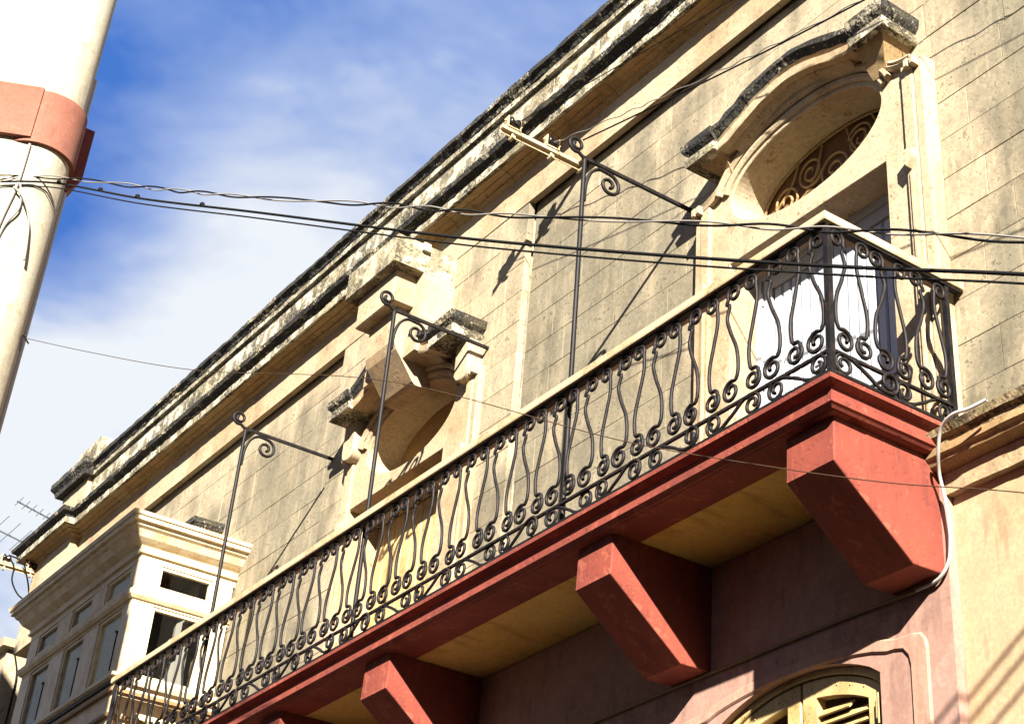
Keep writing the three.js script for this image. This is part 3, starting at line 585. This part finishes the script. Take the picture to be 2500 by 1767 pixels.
// ================================================================ RAILING
{
  const r = thing('balcony_railing', 'black wrought iron balcony railing of vase shaped bars and scrolls under a cream handrail', 'railing', [-4.7, 5.94, 1.04]);
  const ZR = 1.034, XR = -0.03, XL = -9.43;
  const hp = [[-0.055, 6.878], [0.055, 6.878], [0.058, 6.886], [0.058, 6.928], [0.05, 6.934], [-0.05, 6.934], [-0.058, 6.928], [-0.058, 6.886]];
  part('handrail', sweep(hp, [[XL, 0.05], [XL, ZR - 0.014], [XR - 0.024, ZR - 0.014], [XR - 0.024, 0.01]], { rough: 0.0015, step: 0.3 }), mRail, r, 'cream handrail');
  const bar = (x0, x1, y0, y1, z0, z1) => box(x0, x1, y0, y1, z0, z1);
  part('top_rail', merge(bar(XL, XR, 6.862, 6.876, ZR - 0.024, ZR + 0.02), bar(XR - 0.024, XR + 0.02, 6.862, 6.876, 0.02, ZR - 0.025)), mIron, r);
  part('middle_rail', merge(bar(XL, XR, 6.082, 6.098, ZR - 0.01, ZR + 0.01), bar(XR - 0.01, XR + 0.01, 6.082, 6.098, 0.12, ZR - 0.011)), mIron, r);
  part('base_rail', merge(bar(XL, XR, 5.955, 5.972, ZR - 0.011, ZR + 0.011), bar(XR - 0.011, XR + 0.011, 5.955, 5.972, 0.12, ZR - 0.012)), mIron, r);
  const post = (x, z, w) => merge(bar(x - w, x + w, 5.93, 6.86, z - w, z + w));
  part('corner_post', post(XR, ZR, 0.017), mIron, r); part('end_post', post(XR, 0.132, 0.014), mIron, r); part('corner_post', post(XL, ZR, 0.02), mIron, r);
  // bars, drawn once about their own centre (0, 6.47)
  const B3 = (p) => p.map(([u, v]) => [u, v, 0]), RAD = 0.0117;
  const aPts = [...spiral(-0.112, 0.337, 0.05, 0.016, -25, 1.35, 22).reverse(), [-0.063, 0.28], [-0.062, 0.2], [-0.094, 0.07], [-0.127, -0.06], [-0.131, -0.14], [-0.112, -0.222], [-0.085, -0.222], [-0.06, -0.236], ...spiral(-0.1, -0.29, 0.056, 0.017, 40, -1.4, 22)];
  const bPts = [...spiral(0.085, 0.337, 0.054, 0.016, 205, -1.4, 22).reverse(), [0.02, 0.29], [0.05, 0.272], [0.04, 0.24], [0.027, 0.19], [0.056, 0.09], [0.106, -0.03], [0.121, -0.14], [0.112, -0.21], [0.09, -0.236], ...spiral(0.058, -0.29, 0.064, 0.018, 62, 1.4, 22)];
  const gA = tube(B3(aPts), RAD, 90, 6), gB = tube(B3(bPts), RAD, 90, 6);
  const sp = (cx, cy, r0, a0, t) => spiral(cx, cy, r0, 0.018, a0, t, 22);
  // long S scrolls between the lower rails: rising (P) and falling (Q); local (0,0) = left spiral centre, y 6.032
  const pPts = [...sp(0, 0, 0.06, 250, -1.35).reverse(), [0.06, -0.048], [0.11, -0.025], [0.175, 0.008], [0.23, 0.042], [0.28, 0.058], ...sp(0.325, -0.003, 0.061, 80, -1.4)];
  const qPts = pPts.map(([u, v]) => [u, -v]);
  const gP = tube(B3(pPts), RAD * 0.95, 110, 6), gQ = tube(B3(qPts), RAD * 0.95, 110, 6);
  const put = (name, geo, x, y, z, turn = 0, sx = 1) => { const m = new THREE.Mesh(geo, mIron); m.name = name; m.castShadow = m.receiveShadow = true; m.position.set(x - r.position.x, y - r.position.y, z - r.position.z); m.rotation.set(0, turn + (rnd() - 0.5) * 0.12, (rnd() - 0.5) * 0.022); m.scale.x = sx * (0.98 + rnd() * 0.04); r.add(m); };
  for (let k = 0; k < 28; k++) { const x = -0.196 - 0.338 * k; put('baluster', gA, x, 6.47, ZR); put('baluster', gB, x, 6.47, ZR); }
  for (let j = 0; j < 18; j++) put('scroll', j % 2 ? gP : gQ, -0.448 - 0.51 * j, 6.032, ZR);
  const mir = (g) => { const c = g.clone(); c.scale(-1, 1, 1); const p = c.attributes.position, n = c.attributes.normal; for (let i = 0; i < p.count; i += 3) for (const a of [p, n]) { const t = [a.getX(i + 1), a.getY(i + 1), a.getZ(i + 1)]; a.setXYZ(i + 1, a.getX(i + 2), a.getY(i + 2), a.getZ(i + 2)); a.setXYZ(i + 2, ...t); } return c; };
  const gA2 = mir(gA), gB2 = mir(gB);
  for (const z of [0.885, 0.588, 0.29]) { put('baluster', gA2, XR, 6.47, z, Math.PI / 2, 0.92); put('baluster', gB2, XR, 6.47, z, Math.PI / 2, 0.92); }
  put('scroll', gQ, XR, 6.032, 0.945, Math.PI / 2, 0.95); put('scroll', gP, XR, 6.032, 0.51, Math.PI / 2, 0.95);
}

// ================================================================ IRON BRACKETS
[[-2.47, 'iron bracket with scroll between the white door and the insulator bar', 0.03], [-5.05, 'iron bracket with scroll in front of the carved console', 0.03], [-7.67, 'iron bracket with scroll nearest the timber bay window', 0.03]].forEach(([x, label]) => {
  const b = thing('iron_bracket', label, 'bracket', [x, 5.93, 0.976], 'iron awning brackets along the balcony');
  const y = 8.8, z = 0.976;
  part('post', rod([x + 0.012, 5.93, z], [x, y - 0.015, z], 0.0165, 10), mIron, b);
  part('arm', box(x - 0.011, x + 0.011, y - 0.012, y + 0.014, 0.0, z + 0.02), mIron, b);
  const curl = spiral(z + 0.075, y + 0.085, 0.062, 0.016, -110, 1.45, 20).map(([zz, yy]) => [x, yy, zz]);
  part('tip_curl', tube([[x, y, z], [x, y + 0.012, z + 0.03], ...curl], 0.0135, 60), mIron, b);
  // volute in the angle of post and arm
  const lead = [[x, y - 0.36, z - 0.016], [x, y - 0.2, z - 0.026], [x, y - 0.09, z - 0.065], [x, y - 0.035, z - 0.13]];
  part('volute', tube([...lead, ...spiral(0, y - 0.13, 0.098, 0.02, 100, -1.5, 30, 0.9).map(([w, yy]) => [x, yy, 0.755 - w])], 0.0135, 90), mIron, b);
});

// ================================================================ INSULATOR BARS
function insulatorBar(x, y, len, at, label) {
  const b = thing('insulator_bar', label, 'insulator bar', [x, y, 0.05]);
  part('bar', merge(box(x - 0.021, x + 0.021, y - 0.012, y + 0.02, 0.04, len), box(x - 0.021, x - 0.013, y - 0.04, y - 0.013, 0.04, len), box(x - 0.05, x + 0.05, y - 0.05, y + 0.05, 0.03, 0.05)), mBar, b);
  for (const z of at) {
    const w = 0.062;
    const f = part('insulator_frame', merge(box(x - 0.03, x + 0.03, y + 0.021, y + 0.032, z - w, z + w), box(x - 0.026, x + 0.026, y + 0.033, y + 0.135, z - w, z - w + 0.008), box(x - 0.026, x + 0.026, y + 0.033, y + 0.135, z + w - 0.008, z + w), rod([x, y + 0.09, z - 0.085], [x, y + 0.09, z + 0.085], 0.007), rod([x, y - 0.075, z], [x, y + 0.03, z], 0.011), rod([x - 0.03, y - 0.06, z], [x + 0.03, y - 0.06, z], 0.016)), mBar, b);
    const p = [[0.012, -0.052], [0.044, -0.05], [0.05, -0.028], [0.032, -0.01], [0.032, 0.01], [0.05, 0.028], [0.044, 0.05], [0.012, 0.052]].map((q) => new THREE.Vector2(...q));
    part('insulator', new THREE.LatheGeometry(p, 14).rotateX(Math.PI / 2).translate(x, y + 0.09, z), mPorcelain, f);
  }
  return b;
}
insulatorBar(-3.912, 10.05, 0.83, [0.72, 0.34], 'cream bar with two dark insulators fixed under the cornice');
insulatorBar(-15.8, 10.3, 0.72, [0.6, 0.25], 'cream bar with tangled cables at the far corner of the house');

// ================================================================ TIMBER BAY WINDOW
{
  const b = thing('bay_window', 'cream painted timber bay window at the far end of the balcony', 'bay window', [-11.06, 5.9, 0]);
  const R = -9.622, L = -12.5, F = 0.998;
  const path = [[L, 0.0], [L, F], [R, F], [R, 0.0]];
  part('cornice', sweep([[-0.05, 8.27], [0.02, 8.275], [0.03, 8.31], [0.06, 8.33], [0.1, 8.36], [0.14, 8.42], [0.17, 8.44], [0.18, 8.47], [0.215, 8.475], [0.22, 8.515], [0.235, 8.52], [0.245, 8.555], [-0.3, 8.58]], path), mWood, b);
  part('roof', box(L + 0.02, R - 0.02, 8.5, 8.545, 0.0, F - 0.02), mWood, b);
  const ring = (y0, y1, o, inn = 0.07) => sweep([[-inn, y0], [o, y0], [o, y1], [-inn, y1]], path);
  part('head_rail', ring(8.17, 8.272, 0), mWood, b);
  part('head_bead', sweep([[0, 8.235], [0.03, 8.24], [0.035, 8.262], [0.02, 8.274], [0, 8.274]], path), mWood, b);
  part('transom', ring(7.755, 7.93, 0), mWood, b);
  part('transom_moulding', sweep([[0, 7.78], [0.02, 7.782], [0.045, 7.81], [0.055, 7.85], [0.035, 7.862], [0, 7.87]], path), mWood, b);
  part('sill', sweep([[-0.08, 6.985], [0.03, 6.985], [0.055, 7.0], [0.055, 7.03], [0, 7.05], [-0.08, 7.05]], path), mWood, b);
  part('flashing', sweep([[-0.05, 6.955], [0.02, 6.955], [0.025, 6.982], [-0.05, 6.982]], path), M(null, { color: tint(0.1, 0.1, 0.11), roughness: 0.7 }), b);
  part('apron', ring(5.95, 6.953, -0.01, 0.06), mWood, b);
  for (const y of [6.86, 6.62, 6.2]) part('apron_moulding', sweep([[-0.01, y], [0.025, y + 0.005], [0.03, y + 0.03], [0.01, y + 0.045], [-0.01, y + 0.05]], path), mWoodDark, b);
  // posts
  const posts = [[R - 0.2, R], [-10.77, -10.4], [-11.69, -11.3], [L, -12.22]];
  for (const [p, q] of posts) { part('post', block(p, q, 7.052, 7.753, F - 0.07, F, 0.006), mWood, b); part('post', block(p, q, 7.932, 8.168, F - 0.07, F, 0.006), mWood, b); }
  for (const [p, q] of [[0.785, F - 0.071], [0.02, 0.23]]) { part('side_post', box(R - 0.07, R, 7.052, 7.753, p, q), mWood, b); part('side_post', box(R - 0.07, R, 7.932, 8.168, p, q), mWood, b); }
  // casements with panes
  const panes = [[-10.4, -9.822], [-11.3, -10.77], [-12.22, -11.69]];
  for (const [p, q] of panes) for (const [y0, y1] of [[7.052, 7.753], [7.932, 8.168]]) {
    const t = 0.03, z0 = F - 0.055, z1 = F - 0.012;
    const c = part('casement', merge(box(p, p + t, y0, y1, z0, z1), box(q - t, q, y0, y1, z0, z1), box(p + t, q - t, y0, y0 + t, z0, z1), box(p + t, q - t, y1 - t, y1, z0, z1)), mWood, b);
    part('pane', box(p + t, q - t, y0 + t, y1 - t, F - 0.04, F - 0.034), mGlass, c);
    if (y0 < 7.5) part('handle', merge(rod([q - 0.015, 7.12, z1 + 0.012], [q - 0.015, 7.5, z1 + 0.012], 0.007), rod([q - 0.015, 7.5, z1], [q - 0.015, 7.5, z1 + 0.03], 0.012)), mIron, c);
  }
  for (const [y0, y1] of [[7.052, 7.753], [7.932, 8.168]]) {
    const t = 0.03, x0 = R - 0.055, x1 = R - 0.012, p = 0.23, q = 0.785;
    const c = part('casement', merge(box(x0, x1, y0, y1, p, p + t), box(x0, x1, y0, y1, q - t, q), box(x0, x1, y0, y0 + t, p + t, q - t), box(x0, x1, y1 - t, y1, p + t, q - t)), mWood, b);
    part('pane', box(R - 0.04, R - 0.034, y0 + t, y1 - t, p + t, q - t), mGlass, c);
  }
  part('side_wall', box(L, L + 0.05, 7.05, 8.17, 0, F - 0.071), mWood, b);
  part('lining', box(L + 0.052, L + 0.07, 6.55, 8.27, 0.02, F - 0.072), mInner, b); part('lining', box(L + 0.07, R - 0.072, 6.55, 8.27, 0.12, 0.14), mInner, b, 'brown boarding at the back of the bay');
  part('floor', box(L + 0.05, R - 0.07, 6.5, 6.54, 0.02, F - 0.07), mInner, b);
  for (let k = 0; k < 9; k++) { const w = (R - L - 0.14) / 9, x = L + 0.06 + k * w; part('ceiling_board', box(x + 0.003, x + w - 0.003, 8.28, 8.3, 0.02, F - 0.07), mInner, b); }
  part('curtain', sweep([[0, 6.6], [0.01, 6.6], [0.01, 8.2], [0, 8.2]], Array.from({ length: 40 }, (_, k) => [-11.6 + k * 0.045, 0.3 + 0.03 * Math.sin(k * 1.4)])), M(null, { color: tint(0.36, 0.3, 0.24) }), b);
}

// ================================================================ CORNER BUILDING ACROSS THE STREET
{
  const c = [-5.952, 3.758], R = 0.2575, n = [0.9, 0.436], dir = [-0.436, 0.9], top = 11.45;
  const o = thing('corner_building', 'sunlit white building with rounded corner and terracotta band at the left edge', 'building', [c[0], 0, c[1]]);
  const T = [c[0] + R * n[0], c[1] + R * n[1]], far = [T[0] + dir[0] * 7, T[1] + dir[1] * 7], an = Math.atan2(n[1], n[0]);
  const outline = (r, extra = 0) => { // plan of wall line: from the far end of the flat wall to the round corner and along the street
    const pts = [[far[0] + n[0] * extra, far[1] + n[1] * extra], [c[0] + n[0] * r + dir[0] * 0.004, c[1] + n[1] * r + dir[1] * 0.004]];
    for (let k = 1; k <= 20; k++) { const a = mix(an, -Math.PI / 2, k / 20); pts.push([c[0] + Math.cos(a) * r, c[1] + Math.sin(a) * r]); }
    pts.push([c[0] - 30, c[1] - r], [c[0] - 30, far[1]]); return pts;
  };
  const solid = (pts, y0, y1) => { const g = new THREE.ExtrudeGeometry(poly(pts.map(([x, z]) => [x, -z])), { depth: y1 - y0, bevelEnabled: false }); g.rotateX(-Math.PI / 2); g.translate(0, y0, 0); return boxUV(g); };
  // flat wall and round corner column are separate pieces with a seam between; the street side falls back at an angle
  const st = [-0.9, 0.436], g = [c[0] - 0.436 * R, c[1] - 0.9 * R], E1 = [g[0] + st[0] * 9, g[1] + st[1] * 9];
  part('wall', solid([outline(R)[0], [T[0] + dir[0] * 0.012, T[1] + dir[1] * 0.012], [c[0] - 0.1, c[1] + 0.1], [g[0] + 0.01, g[1] + 0.03], E1, [E1[0], far[1] + 1]], 0, top), mWhiteWall, o);
  part('added_shade_block', box(-9.6, -8.0, top, 14, 5.3, 7.2), mWhiteWall, o);  // unseen block added to throw shade on the neighbour house
  const col = new THREE.CylinderGeometry(R, R, top, 48, 1); col.translate(c[0], top / 2, c[1]); part('corner_column', boxUV(col), mWhiteWall, o);
  const b0 = 9.42, b1 = 9.915, rb = R + 0.035;
  const bandR = new THREE.CylinderGeometry(rb, rb, b1 - b0, 48, 1); bandR.translate(c[0], (b0 + b1) / 2, c[1]);
  part('round_band', boxUV(bandR), mTerra, o);
  const q = (t, out) => [T[0] + dir[0] * t + n[0] * out, T[1] + dir[1] * t + n[1] * out];
  part('flat_band', solid([q(7, 0.052), q(0.015, 0.052), q(0.015, -0.05), q(7, -0.05)], b0 + 0.03, b1 + 0.015), mTerra, o);
  part('street_band', solid([[g[0] - 0.436 * 0.035, g[1] - 0.9 * 0.035], [g[0] + 0.05, g[1] + 0.1], [E1[0], E1[1] + 0.1], [E1[0], E1[1] - 0.035]], b0, b1), mTerra, o);
  part('band_corbel', alongX([[4.0, 10.22], [3.285, 10.22], [3.285, 9.72], [3.5, 9.32], [4.0, 9.3]], -6.62, -6.34), mRed, o);
  const pa = [0.2317, -0.9728], pv = [-0.9728, -0.2317], pp = [c[0] + (R + 0.005) * pa[0] + pv[0] * 0.12, c[1] + (R + 0.005) * pa[1] + pv[1] * 0.12];
  part('drainpipe', merge(rod([pp[0], 4, pp[1]], [pp[0], 9.3, pp[1]], 0.024), rod([pp[0], 9.95, pp[1]], [pp[0], 10.45, pp[1]], 0.02)), mCableWhite, o);
  // conduits down the seam
  const s = (t, y, out = 0.015) => [T[0] + dir[0] * t + n[0] * out, y, T[1] + dir[1] * t + n[1] * out];
  part('conduit', tube([s(0.01, 9.4), s(0.015, 9.0), s(0.05, 8.7), s(0.09, 8.2), s(0.1, 7.4)], 0.014, 40), mCableGrey, o);
  part('conduit', tube([s(0.01, 9.05), s(-0.02, 8.98, 0.03), s(-0.05, 8.8, 0.03), s(0.02, 8.62, 0.02), s(0.06, 8.1)], 0.009, 40), mCableGrey, o);
  part('loose_cable', tube([s(0.03, 8.98, 0.03), s(-0.05, 8.9, 0.05), s(-0.13, 8.74, 0.02), s(-0.17, 8.5, 0.0), s(-0.18, 8.38, -0.01)], 0.009, 40), mCableGrey, o);
}

const mLowBounce = M(tWall, { color: tint(0.6, 0.55, 0.48) });  // dark tint for the added houses, chosen to cut bounced light
// ================================================================ ADDED ROW ACROSS THE STREET, unseen behind the camera; heights shaped to steer sun and sky light
for (const [a, b, z, h, lab] of [[-5.5, -0.5, 7.4, 10.4, 'tall unseen house across the street, added to block sky light, nearest the corner building'], [-0.48, 13, 8.8, 6.1, 'low unseen house across the street behind the viewer, added with its height set for the sun'], [13.02, 26, 7.6, 10.6, 'tall unseen house across the street, added to block light, farthest from the corner building']]) {
  const n = thing('added_opposite_house', lab, 'house', [(a + b) / 2, 0, z], 'added houses across the street');
  part('wall', box(a, b, 0, h, z, 15), mLowBounce, n); part('parapet', box(a, b, h, h + 0.3, z - 0.1, z + 0.2), mLowBounce, n);
}

// ================================================================ NEIGHBOUR DOWN THE STREET
{
  const n = thing('neighbour_house', 'grey shaded house beyond the timber bay at the lower left', 'house', [-19, 0, -2]);
  part('wall', box(-22, -16.5, 0, 9.48, -6, 0.1), mCream, n);
  part('eaves', sweep([[-0.1, 9.48], [0.1, 9.5], [0.12, 9.6], [-0.1, 9.62]], [[-22, 0.1], [-16.5, 0.1], [-16.5, -4]]), mCream, n);
  part('hanging_cable', tube([[-16.49, 9.45, 0.0], [-16.47, 9.2, -0.08], [-16.48, 8.6, -0.1], [-16.48, 7, -0.1]], 0.012, 30), mCable, n);
}

// ================================================================ CABLES
const w1 = [[-5.79, 9.04, 4.09], [-5.755, 9.055, 4.011], [-5.66, 9.13, 3.74], [-3.935, 8.217, 3.348], [-2.875, 7.664, 3.108], [-1.516, 6.984, 2.799], [-0.818, 6.617, 2.641], [0.462, 5.997, 2.35], [1.152, 5.659, 2.193], [1.653, 5.418, 2.08], [2.004, 5.237, 2.0], [4.686, 3.962, 1.391], [8.135, 2.323, 0.608]];
const w2 = [[-5.75, 9.01, 4.0], [-5.68, 9.05, 3.84], [-5.63, 9.085, 3.69], [-4.233, 8.29, 3.38], [-2.893, 7.573, 3.083], [-1.518, 6.83, 2.778], [-0.821, 6.46, 2.623], [0.454, 5.818, 2.34], [1.346, 5.388, 2.142], [1.987, 5.092, 2.0], [4.653, 3.782, 1.409], [8.081, 2.098, 0.648]];
const w3 = [[-5.661, 7.773, 3.587], [-4.622, 7.253, 3.368], [-3.349, 6.649, 3.101], [-1.552, 5.924, 2.722], [0.089, 5.029, 2.377], [0.771, 4.702, 2.234], [1.369, 4.437, 2.108], [1.883, 4.241, 2.0], [4.523, 3.092, 1.445], [7.918, 1.615, 0.73]];
function strand(pts, turns, rad, phase) { const cv = new THREE.CatmullRomCurve3(pts.map((p) => new THREE.Vector3(...p))), o = [], N = 320; for (let i = 0; i <= N; i++) { const t = i / N, p = cv.getPointAt(t), a = t * turns * 2 * Math.PI + phase + Math.sin(t * 37) * 1.2, q = rad * (0.7 + 0.6 * noise3(t * 30, 2, 5, 3)); o.push([p.x, p.y + Math.sin(a) * q, p.z + Math.cos(a) * q * 0.7]); } return o; }
{
  const t = thing('overhead_cable', 'loosely twisted pair of overhead cables, upper one crossing from the corner building', 'cable', w1[0]);
  part('strand', tube(strand(w1, 17, 0.012, 0), 0.006, 640, 5), mCable, t); part('strand', tube(strand(w1, 17, 0.012, Math.PI), 0.0048, 640, 5), mCableGrey, t, 'paler strand');
  const d = thing('overhead_cable', 'two parallel overhead cables crossing just under the twisted pair', 'cable', w2[0]);
  part('strand', tube(w2, 0.0088, 200, 6), mCable, d); part('strand', tube(w2.map(([x, y, z]) => [x - 0.02, y - 0.03, z]), 0.0055, 200, 6), mCable, d);
  for (const tt of [0.045, 0.12, 0.19, 0.285]) { const p = new THREE.CatmullRomCurve3(w2.map((q) => new THREE.Vector3(...q))).getPointAt(tt * 0.62); part('cable_clip', new THREE.SphereGeometry(0.018, 8, 6).translate(p.x, p.y + 0.012, p.z), mCable, d); }
  solo('thin_wire', tube(w3, 0.0024, 200, 5), dull(tint(0.04, 0.022, 0.012)), 'single thin wire sagging low across the balcony front', 'wire');
  solo('thin_wire', tube([[-5.72, 7.78, 3.5], [-5.6, 7.76, 3.58], [-5.54, 7.7, 3.6], [-5.5, 7.58, 3.6]], 0.006, 20, 5), mCable, 'loose wire end hanging at the corner building drainpipe', 'wire');
}
{
  const wa = [], wb = [], wc = [];
  for (let k = 0; k <= 12; k++) { const t = k / 12, x = mix(-3.91, 3.5, t); wa.push([x, 10.13 - 0.18 * (x + 3.91) - 0.12 * Math.sin(t * Math.PI), 0.716]); wb.push([x, 10.13 - 0.205 * (x + 3.91) - 0.25 * Math.sin(t * Math.PI), 0.336]); const xc = mix(-2.47, 3.5, t); wc.push([xc, 8.95 - 0.2 * (xc + 2.47) - 0.12 * Math.sin(t * Math.PI), 1.0]); }
  solo('service_wire', tube(wa, 0.004, 120, 5), mCable, 'taut wire from the outer insulator along the cornice', 'wire', 'wires along the house front');
  solo('service_wire', tube(strand(wb, 22, 0.007, 0), 0.0042, 400, 5), mCableGrey, 'twisted grey wire from the inner insulator over the hood', 'wire', 'wires along the house front');
  solo('service_wire', tube(wc, 0.006, 120, 5), mCable, 'black wire from the first iron bracket tip across the hood', 'wire', 'wires along the house front');
}
solo('white_conduit', tube([[0.42, 5.84, 0.4], [0.314, 5.825, 0.42], [0.211, 5.829, 0.43], [0.116, 5.801, 0.41], [0.037, 5.701, 0.36], [-0.019, 5.622, 0.3], [-0.03, 5.524, 0.262], [-0.02, 5.376, 0.252], [-0.025, 5.254, 0.25], [-0.045, 5.163, 0.25], [-0.112, 5.097, 0.25], [-0.286, 5.085, 0.24]], 0.0098, 90, 8), mCableWhite, 'white conduit curving down past the end corbel', 'conduit');
solo('wall_cable', tube([[-0.286, 5.085, 0.236], [-0.359, 5.087, 0.235], [-0.671, 5.096, 0.235], [-1.027, 5.1, 0.234], [-1.616, 5.104, 0.234], [-2.108, 5.106, 0.234], [-2.618, 5.105, 0.234], [-4, 5.1, 0.234], [-6, 5.09, 0.234]], 0.0105, 90, 6), M(null, { color: tint(0.36, 0.24, 0.1), roughness: 0.7 }), 'brown cable clipped to the pink wall under the corbels', 'cable');
// three cables crossing the street, outside the frame; their soft shadows fall on the cream wall
[[7.04, 'upper'], [6.93, 'middle'], [6.79, 'lower']].forEach(([y, w]) => solo('street_cable', tube([[4.1, y, 0.13], [4.1, y - 0.02, 2.5], [4.1, y - 0.03, 5], [4.1, y, 8.62]], 0.013, 40, 6), mCable, `thick cable crossing the street to the house, ${w} one of three`, 'cable', 'thick cables crossing the street'));
// tangle at the far corner
[[[-15.8, 10.42, 0.6], [-15.75, 10.3, 0.5], [-15.8, 10.12, 0.46], [-15.82, 9.98, 0.35], [-15.75, 9.9, 0.28]], [[-15.8, 10.45, 0.25], [-15.85, 10.5, 0.36], [-15.8, 10.3, 0.2], [-15.75, 9.9, 0.16], [-15.7, 9.4, 0.14]], [[-15.8, 10.44, 0.58], [-15.7, 10.36, 0.42], [-15.75, 10.2, 0.3], [-15.85, 10.05, 0.2], [-15.7, 9.7, 0.2]]].forEach((p, k) => solo('drooping_cable', tube(p, 0.011, 50, 5), mCable, ['cable drooping from the tip of the far insulator bar', 'cable rising and falling beside the far corner of the house', 'cable looping behind the far insulator bar'][k], 'cable', 'cables at the far corner'));

// ================================================================ AERIALS on the far roof
function aerial(x, y, z0, z1, n, len, label, drop) {
  const a = thing('roof_aerial', label, 'aerial', [x, y - 1, z1]);
  part('boom', rod([x, y, z0], [x, y - drop, z1], 0.012), mAlu, a);
  for (let k = 0; k < n; k++) { const t = (k + 0.3) / n, l = len * (0.7 + 0.5 * (1 - t)); part('element', rod([x - l, y - drop * t + 0.012, mix(z0, z1, t)], [x + l, y - drop * t + 0.012, mix(z0, z1, t)], 0.0045, 5), mAlu, a); }
  part('mast', rod([x, y - drop - 1.0, z1 + 0.03], [x, y - drop + 0.05, z1 + 0.03], 0.018), mAlu, a);
}
aerial(-16.2, 11.37, 0.55, -0.35, 9, 0.14, 'short roof aerial with many small elements beside the pedestal', 0.2);
aerial(-16.3, 10.96, 0.75, -0.3, 6, 0.42, 'long element roof aerial below the small one', 0.2);

renderer.render(scene, camera);
